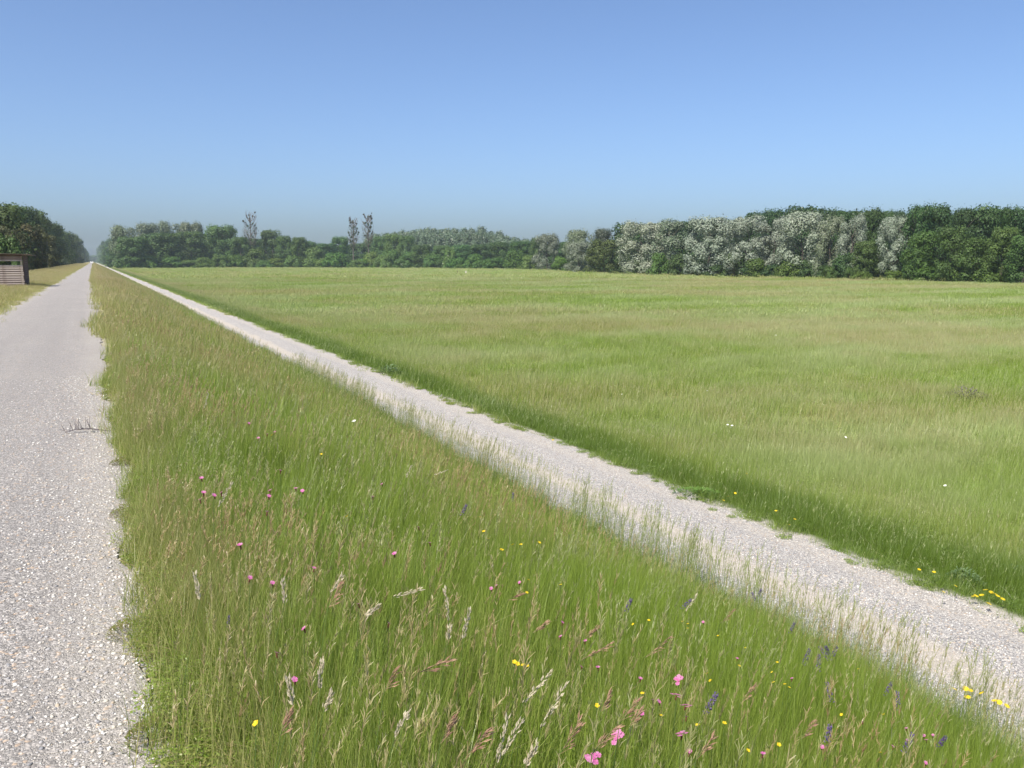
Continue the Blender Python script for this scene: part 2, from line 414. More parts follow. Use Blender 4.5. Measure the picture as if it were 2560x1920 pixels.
# ------------------------------------------------------------------ instancing of stuff nobody could count
def scatter(name, P, rot, scl, idx, protos, mat=None):
    """one object whose points carry copies of the little meshes in protos"""
    col = bpy.data.collections.new(name + "_kinds")
    for k, me in enumerate(protos):
        col.objects.link(bpy.data.objects.new("%s_kind_%02d" % (name, k), me))
    me = bpy.data.meshes.new(name)
    me.vertices.add(len(P)); me.vertices.foreach_set("co", np.asarray(P, np.float32).ravel())
    a = me.attributes.new("turn", 'FLOAT_VECTOR', 'POINT'); a.data.foreach_set("vector", np.asarray(rot, np.float32).ravel())
    a = me.attributes.new("size", 'FLOAT_VECTOR', 'POINT'); a.data.foreach_set("vector", np.asarray(scl, np.float32).ravel())
    a = me.attributes.new("which", 'INT', 'POINT'); a.data.foreach_set("value", np.asarray(idx, np.int32))
    me.update()
    o = link(name, me)
    g = bpy.data.node_groups.new(name, 'GeometryNodeTree')
    g.interface.new_socket("Geometry", in_out='INPUT', socket_type='NodeSocketGeometry')
    g.interface.new_socket("Geometry", in_out='OUTPUT', socket_type='NodeSocketGeometry')
    N = g.nodes.new; L = g.links.new
    gi, go = N("NodeGroupInput"), N("NodeGroupOutput")
    ci = N("GeometryNodeCollectionInfo"); ci.inputs[0].default_value = col
    ci.inputs[1].default_value = True; ci.inputs[2].default_value = True
    ip = N("GeometryNodeInstanceOnPoints"); ip.inputs["Pick Instance"].default_value = True
    def att(nm, ty):
        x = N("GeometryNodeInputNamedAttribute"); x.data_type = ty; x.inputs[0].default_value = nm
        return [s for s in x.outputs if s.enabled][0]
    L(gi.outputs[0], ip.inputs["Points"]); L(ci.outputs[0], ip.inputs["Instance"])
    L(att("which", 'INT'), ip.inputs["Instance Index"])
    er = N("FunctionNodeEulerToRotation"); L(att("turn", 'FLOAT_VECTOR'), er.inputs[0]); L(er.outputs[0], ip.inputs["Rotation"])
    L(att("size", 'FLOAT_VECTOR'), ip.inputs["Scale"])
    L(ip.outputs[0], go.inputs[0])
    md = o.modifiers.new("scatter", 'NODES'); md.node_group = g
    return o

def ribbon(B, D, H, W, lean, nseg, rnd, kind, curl=1.8, h0=0.0, taper=True):
    """n curved blades as strips. B (n,3) base, D azimuth of the lean, H height, W width"""
    n = len(B); ts = np.linspace(0, 1, nseg+1)
    px = np.zeros((n, nseg+1, 2, 3)); at = np.zeros((n, nseg+1, 2, 4))
    fa = rng.uniform(0, 2*np.pi, n)
    for i, t in enumerate(ts):
        off = lean * H * t**curl
        c = B + np.stack([np.cos(D)*off, np.sin(D)*off, H*t*(1-0.25*(lean*t)**2)], 1)
        w = W * ((1 - t)**0.6 if taper else (0.35 + 1.0*np.sin(np.pi*min(max(t, .05), .95)))) * 0.5
        w = np.maximum(w, W*0.06)
        s = np.stack([np.cos(fa)*w, np.sin(fa)*w, 0*w], 1)
        px[:, i, 0] = c - s; px[:, i, 1] = c + s
        at[:, i, :, 0] = rnd[:, None]; at[:, i, :, 1] = h0 + (1-h0)*t; at[:, i, :, 2] = kind; at[:, i, :, 3] = 1
    V = px.reshape(-1, 3); A = at.reshape(-1, 4)
    base = (np.arange(n) * (nseg+1) * 2)[:, None] + (np.arange(nseg) * 2)[None, :]
    b = base.ravel(); Q = np.stack([b, b+1, b+3, b+2], 1)
    return V, Q, A

def join(parts):
    V, Q, A, n = [], [], [], 0
    for v, q, a in parts:
        V.append(v); Q.append(q + n); A.append(a); n += len(v)
    return np.concatenate(V), np.concatenate(Q), np.concatenate(A)

def tuft(name, n, rad, h0, h1, w, nseg, nlow, nstem, head, lean=0.13):
    """n blades, nlow short leaves under them and nstem flowering stems with loose heads"""
    parts = []
    def disk(k):
        r = rad*np.sqrt(rng.random(k)); a = rng.uniform(0, 2*np.pi, k)
        return np.stack([r*np.cos(a), r*np.sin(a), np.full(k, -0.03)], 1)
    D = rng.uniform(0, 2*np.pi, n)
    parts.append(ribbon(disk(n), D, rng.uniform(h0, h1, n), w*rng.uniform(.6, 1.3, n), lean*rng.uniform(.3, 2.2, n), nseg, rng.random(n), 0.0))
    nd = max(3, n//11)
    parts.append(ribbon(disk(nd), rng.uniform(0, 2*np.pi, nd), rng.uniform(h0*.5, h1*.8, nd), w*rng.uniform(.7, 1.6, nd), rng.uniform(.5, 1.4, nd), nseg, rng.random(nd), 0.85))
    if nlow:
        parts.append(ribbon(disk(nlow), rng.uniform(0, 2*np.pi, nlow), rng.uniform(h0*.3, h0*.8, nlow), w*rng.uniform(1.0, 2.2, nlow), rng.uniform(.3, 1.0, nlow), max(2, nseg-1), rng.random(nlow)*0.5, 0.0))
    if nstem:
        B = disk(nstem); D = rng.normal(0.1, 0.8, nstem); H = rng.uniform(h1*.85, h1*1.35, nstem); ln = rng.uniform(.03, .22, nstem); rn = rng.random(nstem)
        parts.append(ribbon(B, D, H, np.full(nstem, w*0.45), ln, nseg, rn*0.7+0.3, 0.25, taper=False))
        T = B + np.stack([np.cos(D)*ln*H, np.sin(D)*ln*H, H*0.97], 1)
        for j in range(nstem):
            k = head
            f = rng.random(k)**0.8 * 0.24
            d = np.array([np.cos(D[j])*ln[j]*1.8, np.sin(D[j])*ln[j]*1.8, 0.9])
            b = T[j] - d*f[:, None]*H[j]*0.9
            L = H[j]*rng.uniform(.025, .05, k)*(1+5.0/max(head, 4))
            parts.append(ribbon(b, rng.normal(D[j], 1.5, k), L, np.full(k, w*0.75)*rng.uniform(.6, 1.3, k), rng.uniform(.1, .6, k), 1 if head < 8 else 2, np.full(k, rn[j]), 1.0, taper=False))
    V, Q, A = join(parts)
    return mesh_np(name, V, Q, M_GRASS, A)

def leafy(name, n, rad, h, size):
    """low broad-leaved herbs"""
    r = rad*np.sqrt(rng.random(n)); a = rng.uniform(0, 2*np.pi, n)
    B = np.stack([r*np.cos(a), r*np.sin(a), rng.uniform(0, h, n)], 1)
    V, Q, A = ribbon(B, rng.uniform(0, 2*np.pi, n), size*rng.uniform(.5, 1.2, n), size*0.5*rng.uniform(.6, 1.2, n), rng.uniform(.5, 2.0, n), 2, rng.random(n)*0.6, 0.0, taper=False)
    return mesh_np(name, V, Q, M_GRASS, A)

PA = [tuft("t", 110, .17, .24, .52, .0030, 4, 40, 2, 20) for _ in range(3)] + [tuft("t", 125, .15, .28, .58, .0026, 4, 30, 1, 20) for _ in range(2)] + [tuft("t", 80, .16, .18, .42, .0026, 4, 50, 5, 24)] + [leafy("t", 420, .17, .20, .014)]
PB = [tuft("t", 130, .30, .22, .50, .0050, 3, 30, 3, 10) for _ in range(3)] + [tuft("t", 105, .3, .18, .42, .0045, 3, 40, 8, 11)] + [leafy("t", 260, .28, .20, .03)]
PC = [tuft("t", 115, .55, .22, .50, .012, 2, 22, 8, 6) for _ in range(3)] + [tuft("t", 95, .55, .18, .42, .012, 2, 20, 16, 6)]
PD = [tuft("t", 130, 1.4, .22, .48, .032, 2, 0, 12, 4) for _ in range(3)]
PE = [tuft("t", 190, 3.8, .22, .48, .085, 2, 0, 16, 3) for _ in range(3)]

def sector(r0, r1, dens, a0=-20, a1=70):
    area = math.pi * (r1*r1 - r0*r0) * (a1-a0) / 360
    n = int(area * dens)
    r = np.sqrt(rng.uniform(r0*r0, r1*r1, n)); a = np.radians(rng.uniform(a0, a1, n))
    return r*np.sin(a), r*np.cos(a)

def grass_patch(name, protos, X, Y, pad, label, hmul=1.0, wts=None, flat=1.0):
    jr = 0.5*wave(Y, 1.0); n = len(X)
    ok = ((X > 0.14 + pad*rng.random(n) + wave(Y, 1.0)) & (X < 6.22 - pad*0.8*rng.random(n)**2 - 1.5*wave(Y*0.7, 5.0))) | (X > 9.05 + pad*rng.random(n) + 1.6*wave(Y*0.8, 2.0)) | ((X < -2.62 - pad*rng.random(n) - wave(Y, 4.0)))
    ok &= (X > -10)
    X, Y = X[ok], Y[ok]; n = len(X)
    P = np.stack([X, Y, zf(X, Y)], 1)
    # the sward is short beside the road and on the left verge
    h = np.interp(X, [-10, -3.4, -2.6, 0.1, 0.35, 0.9, 2.0, 4.8, 6.3, 9.0, 9.6, 10.5, 13, 20], [.55, .45, .25, .40, .70, .95, 1.0, .95, .50, .30, .65, .95, .85, .75])
    patch = 0.5 + 0.5*np.sin(X*0.9+1.1*np.sin(Y*0.45))*np.sin(Y*0.8+1.7*np.sin(X*0.35))
    h = h * rng.uniform(.8, 1.2, n) * (0.85 + 0.3*patch) * hmul
    w = flat * rng.uniform(.85, 1.2, n) * np.interp(h, [.2, .8], [.8, 1.0])
    S = np.stack([w, w, h], 1)
    # wind from the left leans everything a little to +X
    rot = np.stack([rng.normal(0, .07, n), np.abs(rng.normal(.10, .08, n)), rng.uniform(-.9, .9, n) + np.pi*2*rng.random(n)*0], 1)
    K = len(protos); wts = np.array(wts or [1]*K, float)
    idx = rng.choice(K, n, p=wts/wts.sum())
    if name == "bank_grass" and K == len(PA):
        low = (X < 0.42) & (rng.random(n) < 0.32); idx[low] = K-1
        S[low, 2] = rng.uniform(.3, .8, low.sum())
    o = scatter(name, P, rot, S, idx, protos)
    tag(o, label, "grass", kind="stuff")
    return n

ng = []
X, Y = sector(0.9, 8.0, 50, -60, 100)
Xe = rng.uniform(0.08, 0.75, 1500); Ye = rng.uniform(-1.5, 14, 1500); X = np.concatenate([X, Xe]); Y = np.concatenate([Y, Ye])
ng.append(grass_patch("bank_grass", PA, X, Y, 0.10, "tall green grass with seed heads on the near bank beside the road", wts=[1, 1, 1, 1.2, 1.2, .7, .5]))
X, Y = sector(7.2, 23, 13, -30, 80)
ng.append(grass_patch("slope_grass", PB, X, Y, 0.15, "green and tan grass on both sides of the gravel track in the middle distance", wts=[1, 1, 1, .9, .35]))
X, Y = sector(20, 75, 4.2)
ng.append(grass_patch("field_grass", PC, X, Y, 0.25, "pale green meadow grass spreading beyond the track"))
X, Y = sector(68, 230, 0.9)
m = (X > 12.5)
ng.append(grass_patch("meadow_grass", PD, X[m], Y[m], 0.3, "hazy pale meadow grass in front of the silver poplars"))
X, Y = sector(210, 660, 0.085)
m = (X > 17)
ng.append(grass_patch("far_meadow_grass", PE, X[m], Y[m], 0.3, "far pale strip of meadow grass at the foot of the woods"))
n = 26000
Y = 70 + 530*rng.random(n)**1.5; X = np.where(rng.random(n) < .35, rng.uniform(-9.6, -2.7, n), rng.uniform(0.2, 14, n))
ng.append(grass_patch("verge_grass", PC, X, Y, 0.3, "dry tan grass along both sides of the distant road", flat=1.3))
print("tufts", ng)

# thin stalks standing up against the pale track at the foot of the bank
stalks = [tuft("t", 5, .10, .3, .6, .0045, 4, 3, 6, 10, lean=.12) for _ in range(3)]
n = 750
Y = 2.0 + 28*rng.random(n)**1.2; X = rng.normal(6.25, 0.18, n) - 1.2*wave(Y*0.7, 5.0)
P = np.stack([X, Y, np.maximum(zf(X, Y), -2.41)], 1)
hs = rng.uniform(.65, 1.15, n)
o = scatter("track_edge_stalks", P, np.stack([rng.normal(0, .05, n), rng.normal(.05, .05, n), rng.uniform(-1, 1, n)], 1), np.stack([hs, hs, hs], 1), rng.integers(0, 3, n), stalks)
tag(o, "thin grass stalks rising against the gravel track at the foot of the bank", "grass", kind="stuff")
# low mats of weeds creeping onto the gravel and the road edge
mats = [leafy("t", 200, .10, .03, .016) for _ in range(3)]
n = 240
side = rng.random(n)
Y = np.where(side < .45, 1.5+14*rng.random(n), 3+30*rng.random(n))
X = np.where(side < .45, 0.16+np.abs(rng.normal(0, .06, n))+wave(Y, 1.0), 9.0 + rng.normal(0.02, .12, n) + 1.6*wave(Y*0.8, 2.0))
P = np.stack([X, Y, zf(X, Y)+0.012], 1); s_ = rng.uniform(.5, 1.3, n)
o = scatter("edge_weeds", P, np.stack([0*s_, 0*s_, rng.uniform(0, 6.28, n)], 1), np.stack([s_, s_, s_], 1), rng.integers(0, 3, n), mats)
tag(o, "low green weeds creeping onto the edges of road and track", "weeds", kind="stuff")

# loose stones
def pebble(mat):
    import bmesh
    bm = bmesh.new(); bmesh.ops.create_icosphere(bm, subdivisions=1, radius=1.0)
    for v in bm.verts: v.co = v.co * random.uniform(.75, 1.15); v.co.z *= 0.55
    me = bpy.data.meshes.new("pebble"); bm.to_mesh(me); bm.free(); me.materials.append(mat)
    me.polygons.foreach_set("use_smooth", [True]*len(me.polygons)); return me
PEB = [pebble(plain("stone_%s" % nm, c, 0.8, 0.2, 2.0)) for nm, c in (("grey", (.36, .35, .35)), ("pale", (.55, .53, .49)), ("white", (.70, .68, .64)), ("tan", (.46, .38, .29)), ("dark", (.22, .22, .23)), ("buff", (.50, .46, .40)))]
W6 = np.array([.30, .25, .12, .08, .12, .13])
def stones(name, X, Y, Z, r0, r1, label):
    n = len(X); s_ = r0 + (r1-r0)*rng.random(n)**2.5
    o = scatter(name, np.stack([X, Y, Z], 1), np.stack([rng.normal(0, .3, n), rng.normal(0, .3, n), rng.uniform(0, 6.28, n)], 1),
                np.stack([s_*rng.uniform(.7, 1.3, n), s_, s_], 1), rng.choice(6, n, p=W6), PEB)
    tag(o, label, "gravel", kind="stuff")
n = 15000
Y = 1.2 + 12*rng.random(n)**1.6; u = rng.random(n)
X = np.where(u < .5, 0.10 - np.abs(rng.normal(0, .30, n)), rng.uniform(-2.5, 0.1, n)) + wave(Y, 1.0)*(u < .5)
stones("road_grit", X, Y, np.full(n, 0.013) + 0.018*np.exp(-((X+1.25)/0.9)**2), .003, .011, "loose pale grit scattered on the worn asphalt road")
n = 42000
Y = 2.5 + 26*rng.random(n)**1.5; X = rng.uniform(6.4, 9.12, n)
keep = (np.abs(X-7.45) > .25) | (rng.random(n) < .4)
X, Y = X[keep], Y[keep]
stones("track_gravel", X, Y, track_z(X, Y)-0.001, .005, .014, "loose grey and white gravel covering the track")

# ------------------------------------------------------------------ trees
def crown_mesh(name, nblob, nleaf, prof, leaf, blob_r, pale=0.0, spread=1.0, warm=0.5, flat=1.0, zbot=0.02, fl=0.0, seed=0, zq=.30):
    """crown of about unit half-width and unit height: many leaf-sized faces gathered on the outside of clumps.
    prof: half-width by height"""
    g = np.random.default_rng(seed)
    pz = np.linspace(0, 1, len(prof)); C = []
    for i in range(nblob):
        z = zbot + (1-zbot)*g.random()**0.85
        z = min(z, 1 - blob_r*0.35)
        rr = np.interp(z, pz, prof) * (0.45 + 0.55*g.random()**0.5) * (0.86 + 0.25*g.random())
        a = g.uniform(0, 2*np.pi)
        C.append((rr*np.cos(a), rr*np.sin(a), z, blob_r*g.uniform(.6, 1.35), g.random()))
    C = np.array(C)
    k = nleaf
    cen = np.repeat(C[:, :3], k, 0); br = np.repeat(C[:, 3], k); bt = np.repeat(C[:, 4], k); n = len(br)
    d = g.normal(size=(n, 3)); d[:, 2] += 0.25; d /= np.linalg.norm(d, axis=1)[:, None]
    out = cen*np.array([1, 1, 0.25]); out = out/np.maximum(np.linalg.norm(out, axis=1), .05)[:, None]
    d += out*0.35*np.minimum(1, np.linalg.norm(cen[:, :2], axis=1))[:, None]; d /= np.linalg.norm(d, axis=1)[:, None]
    rad = br * (g.uniform(.55, 1.05, n) + (g.random(n) < .06)*g.uniform(0, .5, n))
    p = cen + d*rad[:, None]*np.array([1, 1, zq*flat]) * spread
    p[:, 2] = np.maximum(p[:, 2], 0.0)
    nrm = d + g.normal(0, .30, (n, 3)); nrm[:, 2] += .25; nrm /= np.linalg.norm(nrm, axis=1)[:, None]
    up = g.normal(size=(n, 3)); t1 = np.cross(nrm, up); t1 /= np.linalg.norm(t1, axis=1)[:, None]; t2 = np.cross(nrm, t1)
    s1 = leaf*g.uniform(.6, 1.3, n); s2 = s1*g.uniform(.5, .9, n)
    zs = np.array([1, 1, zq])      # crowns are scaled up about twice as much in height as in half-width
    V = np.stack([p - t1*s1[:, None]*zs, p - t2*s2[:, None]*zs + nrm*0.15*s1[:, None]*zs, p + t1*s1[:, None]*zs, p + t2*s2[:, None]*zs + nrm*0.15*s1[:, None]*zs], 1).reshape(-1, 3)
    Q = np.arange(4*n).reshape(n, 4)
    A = np.zeros((n, 4)); A[:, 0] = np.clip(0.5*bt + 0.5*g.random(n), 0, 1); A[:, 1] = warm*g.random(n); A[:, 3] = 1
    if pale > .1: A[:, 0] = .38 + .24*A[:, 0]
    if pale:
        ph = np.clip(.25 + 1.1*p[:, 2], 0, 1)  # pale leaves thicken upwards, light on the crown top put into the colour
        A[:, 2] = np.where(g.random(n) < pale*ph, g.uniform(.12, .45, n), 0)
    if fl:
        big = bt > .55
        A[:, 2] = np.where((g.random(n) < fl) & big & (d[:, 2] > 0), .95, A[:, 2])
    A = np.repeat(A, 4, 0)
    return mesh_np(name, V, Q, M_LEAF, A)

BROAD = [.80, .92, 1.0, 1.0, .95, .88, .78, .62, .38]
ROUND = [.75, .9, 1.0, 1.0, 1.0, .95, .85, .7, .4]
TALL = [.80, .9, 1.0, 1.0, 1.0, .95, .85, .65, .32]
DOME = [1.0, 1.0, .97, .92, .84, .72, .58, .4, .2]
K = {
 'broad':  [crown_mesh("crown_broad", 52, 190, BROAD, .052, .38, seed=s, zq=.32) for s in (1, 2, 3, 4)],
 'olive':  [crown_mesh("crown_olive", 64, 160, ROUND, .050, .34, warm=1.0, flat=.7, seed=s, zq=.42) for s in (5, 6)],
 'silver': [crown_mesh("crown_silver", 60, 240, TALL, .040, .32, pale=.30, warm=.1, seed=s, zq=.34) for s in (11, 12, 13)],
 'dullsilver': [crown_mesh("crown_dull_silver", 60, 200, ROUND, .044, .33, pale=.15, warm=.1, seed=s, zq=.36) for s in (14, 15)],
 'bush':   [crown_mesh("crown_bush", 32, 190, DOME, .066, .40, seed=s, zq=.65) for s in (21, 22, 23)],
 'elder':  [crown_mesh("crown_elder", 32, 190, DOME, .066, .40, fl=.04, seed=s, zq=.65) for s in (24, 25)],
}
def trunk_mesh(name, seed, mat):
    g = random.Random(seed); m = MB()
    pts = [(0, 0, -0.02)]; rad = [.030]
    for i in range(1, 7):
        pts.append((g.uniform(-.03, .03)*i*.5, g.uniform(-.03, .03)*i*.5, i*.13)); rad.append(.030*(1 - i*.13))
    m.tube(pts, rad, 8)
    for i in range(7):
        j = g.randint(2, 5); a = g.uniform(0, 6.28); b = Vector(pts[j]); L = g.uniform(.15, .32)
        e = b + Vector((math.cos(a)*L, math.sin(a)*L, L*.7))
        m.tube([b, (b+e)/2 + Vector((0, 0, -.02)), e], [rad[j]*.6, rad[j]*.4, rad[j]*.12], 5)
    return m.mesh(name, mat, True)
TRUNK = [trunk_mesh("trunk", s, M_BARK) for s in (1, 2, 3)]

COLR = {'broad': (.040, .084, .025), 'olive': (.075, .098, .028), 'silver': (.240, .280, .205), 'dullsilver': (.105, .150, .088), 'bush': (.085, .155, .032), 'elder': (.080, .145, .034)}
def ordw(i): return ["first", "second", "third", "fourth", "fifth", "sixth", "seventh", "eighth", "ninth", "tenth", "eleventh", "twelfth", "thirteenth", "fourteenth", "fifteenth", "sixteenth", "seventeenth", "eighteenth", "nineteenth", "twentieth", "twenty-first", "twenty-second", "twenty-third", "twenty-fourth", "twenty-fifth", "twenty-sixth"][i]

BX = [200, 330, 400, 700, 1000, 1300, 1600, 2100, 2560, 2900]
BY = [669, 672, 671, 670, 671, 674, 688, 699, 708, 716]
def place(px, k=1.0):
    """ground point under picture column px on the edge of the meadow, k times as far away"""
    yb = HORIZON + (np.interp(px, BX, BY) - HORIZON) / k
    d = ray(px, yb); t = (EYE + 3.0) / -d[2]
    return d[0]*t, d[1]*t

counts = {}
def tree(name, kind, x, y, height, halfw, label, cat, group, col=None, base=None, zg=None, vary=.16):
    z = float(zf(x, y)) if zg is None else zg
    o = empty(name, (x, y, z), random.uniform(0, 6.28), label, cat, group)
    vs = K[kind]; i = counts.get(kind, 0); counts[kind] = i+1
    c = link("crown", vs[i % len(vs)], o, (0, 0, 0), (0, 0, 0), (halfw, halfw, height))
    b = col or COLR[kind]; v = random.uniform(1-vary, 1+vary)
    c.color = (b[0]*v*(1 + vary*random.uniform(-.7, .8)), b[1]*v, b[2]*v*(1 + vary*random.uniform(-.8, 1.0)), 1)
    link("trunk", TRUNK[i % 3], o, (0, 0, 0), (0, 0, 0), (height*.75, height*.75, height))
    return o

def tree_px(name, kind, px, top, wpx, k, label, cat, group, col=None, vary=.16):
    x, y = place(px, k); dp = depth_of(x, y)
    h = (HORIZON - top) / F_PX * dp + EYE + 3.0
    return tree(name, kind, x, y, h/1.04, wpx/2/F_PX*dp/1.02, label, cat, group, col, vary=vary)

def batch(name, kind, rows, look, where, cat, group, col=None, vary=.16):
    rows = sorted(rows, key=lambda r: r[0])
    for i, r in enumerate(rows):
        px, top, w, k = r[:4]
        extra = r[4] if len(r) > 4 else look
        c = r[5] if len(r) > 5 else col
        tree_px(name, kind, px, top, w, k, "%s, %s from left %s" % (extra, ordw(i), where) if len(rows) > 1 and len(r) <= 4 else extra, cat, group, c, vary)

# right-hand wood: silver poplars along its front
batch("silver_poplar", 'silver', [(1604, 550, 112, 1.0), (1672, 546, 92, 1.03, "greyish silver poplar with soft round crown, second in the long row", (.140, .180, .110)), (1770, 538, 126, 1.0), (1862, 536, 104, 1.0),
      (1932, 541, 84, 1.02), (2004, 525, 112, 1.0), (2072, 535, 72, 1.0, "greyish silver poplar, seventh from left in the long row", (.140, .180, .110)), (2126, 535, 66, 1.0), (2230, 538, 80, 1.0, "lone silver poplar with a pointed crown against dark trees")],
      "pale silver poplar", "in the long row", "tree", "silver poplars along the right-hand wood", vary=.06)
batch("silver_bush", 'dullsilver', [(1367, 583, 62, 1.0, "leaning silver-grey tree beside a green gap", (.125, .165, .110)), (1446, 572, 66, 1.06, "taller silver-green tree behind the small silver one", (.135, .18, .115)), (1447, 604, 64, .985, "small silver tree standing forward", (.150, .195, .125))],
      "silver tree", "of three", "tree", "small silver trees at the edge of the meadow")
batch("olive_tree", 'olive', [(1508, 594, 78, 1.0)], "dark olive tree with layered boughs left of the long poplar row", "of its kind", "tree", None)
batch("round_tree", 'dullsilver', [(1504, 569, 54, 1.22, "grey-brown round tree rising behind the olive tree", (.075, .09, .06))], "", "of its kind", "tree", None)
batch("dark_tree", 'broad', [(1885, 527, 64, 1.15), (1930, 521, 70, 1.15), (2000, 511, 90, 1.15), (2066, 522, 56, 1.14), (2112, 524, 62, 1.12), (2172, 519, 62, 1.05), (2204, 524, 44, 1.12), (2238, 523, 50, 1.15),
      (2286, 508, 74, 1.0), (2336, 507, 72, 1.03), (2392, 515, 62, 1.0), (2448, 511, 84, 1.02), (2511, 510, 48, 1.0), (2560, 514, 84, 1.0)],
      "tall dark green broadleaf tree", "of the right-hand wood", "tree", "tall dark trees of the right-hand wood")
batch("young_tree", 'broad', [(2300, 575, 70, .965), (2375, 560, 76, .96), (2440, 590, 84, .955), (2500, 565, 76, .95), (2160, 600, 60, .98), (2555, 585, 70, .94)],
      "mid green tree standing forward of the dark right-hand wood", "of six", "tree", "forward trees at the right", col=(.066, .120, .028))
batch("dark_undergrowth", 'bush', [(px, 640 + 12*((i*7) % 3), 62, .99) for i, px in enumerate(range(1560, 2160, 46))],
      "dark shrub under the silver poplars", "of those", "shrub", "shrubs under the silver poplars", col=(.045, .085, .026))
batch("bright_shrub", 'bush', [(1648, 636, 50, .975), (1890, 650, 62, .975), (1975, 655, 66, .975), (2072, 670, 30, .97), (2122, 673, 24, .965), (2156, 679, 46, .965), (2234, 677, 54, .96), (2310, 668, 70, .96), (2388, 640, 42, .96), (2476, 658, 74, .955), (2540, 672, 50, .95)],
      "low yellow-green shrub before the right-hand wood", "of its kind", "shrub", "bright low shrubs at the right-hand wood", col=(.070, .125, .026))

# middle wood: nearer row, taller row behind, bushes in front
batch("wood_tree", 'broad', [(682, 573, 60, 1.02), (715, 587, 44, 1.0), (748, 591, 42, 1.0), (776, 601, 40, 1.02), (812, 606, 58, 1.06), (850, 590, 50, 1.12), (952, 589, 40, 1.15), (985, 583, 48, 1.05), (1018, 586, 40, 1.05),
      (1060, 610, 56, 1.0), (1105, 612, 50, 1.0), (1150, 610, 56, 1.0), (1200, 608, 56, 1.02), (1250, 604, 60, 1.06), (1300, 602, 60, 1.05), (1341, 592, 34, 1.08)],
      "mid-height green tree", "in the middle wood", "tree", "trees of the middle wood", col=(.060, .115, .032), vary=.22)
batch("meadow_bush", 'bush', [(590, 640, 50, .99), (640, 625, 56, .99), (690, 648, 50, .985), (735, 640, 46, .99), (790, 622, 52, .99), (838, 634, 60, .985), (800, 650, 40, .98), (905, 650, 60, .985), (930, 634, 40, .99), (975, 628, 56, .99), (1025, 632, 50, .99),
      (1085, 640, 54, .985), (1140, 646, 50, .98), (1190, 638, 54, .985), (1235, 648, 60, .98), (1290, 628, 60, .985), (1325, 640, 50, .985), (1400, 645, 44, .98)],
      "leafy green bush at the far meadow edge", "before the middle wood", "bush", "bushes before the middle wood", vary=.3)
batch("elder_bush", 'elder', [(660, 652, 40, .975), (894, 652, 42, .97), (960, 640, 44, .975), (1000, 650, 34, .97), (1128, 622, 40, .985), (1152, 662, 34, .97), (385, 650, 60, .985), (470, 652, 60, .985)],
      "elder bush dotted with creamy blossom", "of them", "bush", "blossoming elder bushes")
# left end of the middle wood
batch("end_tree", 'broad', [(336, 590, 84, 1.0, "green tree at the near end of the wood by the road"), (410, 580, 84, 1.0), (480, 577, 76, 1.02), (562, 561, 82, 1.03, "rounded dark tree left of the lone dying poplar"), (605, 590, 50, 1.0), (640, 595, 50, 1.05)],
      "dark green tree", "at the left wood end", "tree", "trees at the left end of the middle wood", col=(.056, .108, .030))
batch("grey_poplar", 'dullsilver', [(318, 563, 64, 1.08), (372, 556, 66, 1.1), (430, 553, 60, 1.1), (482, 553, 66, 1.1)],
      "tall silvery-topped poplar behind green trees by the road", "of four", "tree", "silvery poplars right of the road", col=(.125, .170, .100))
batch("roadside_bush", 'bush', [(320, 648, 44, .985), (365, 640, 56, .985), (430, 645, 56, .98), (510, 645, 50, .985), (550, 640, 44, .985)],
      "low green bush at the left end of the meadow", "of five", "bush", "bushes at the left end of the meadow", col=(.075, .14, .032))

# avenue beside the far road: right side and left side
def avenue(rows, name, look, where, group, kind='broad', col=None):
    for i, (px, top, X, hw) in enumerate(rows):
        d = ray(px, HORIZON); Y = X*d[1]/d[0]; dp = depth_of(X, Y)
        h = (HORIZON - top)/F_PX*dp + EYE + 3.0
        tree(name, kind, X, Y, h/1.05, hw, "%s, %s from near end %s" % (look, ordw(i), where), "tree", group, col, zg=-3.0)
avenue([(296, 592, 27, 8), (282, 594, 23, 8), (268, 600, 21, 8), (257, 610, 20, 8), (249, 618, 19, 8)], "avenue_tree", "hazy green tree beside the far road", "on its right side", "trees right of the far road")
avenue([(-12, 506, -17, 5.5), (8, 503, -19, 6), (32, 514, -18, 5.5), (54, 511, -21, 6), (76, 520, -19, 6.5), (98, 540, -19, 6), (120, 552, -18, 7), (140, 565, -17.5, 7), (160, 576, -17, 7.5), (178, 582, -16, 8), (192, 594, -15.5, 8)],
       "wood_edge_tree", "dark green tree behind the hut", "left of the road", "trees left of the road", col=(.060, .100, .032))
avenue([(12, 560, -13.5, 3.4), (48, 552, -14, 4), (80, 556, -14, 4), (108, 575, -14, 4.5)], "brownish_tree", "brownish-green tree behind the hut", "left of the road", "brownish trees left of the road", 'olive', (.090, .098, .044))
avenue([(16, 600, -11.5, 2.4), (50, 622, -12, 2.2), (75, 630, -12.3, 2.4)], "hut_bush", "bright green bush on the slope behind the hut", "of three", "bushes behind the hut", 'bush', (.055, .105, .03))

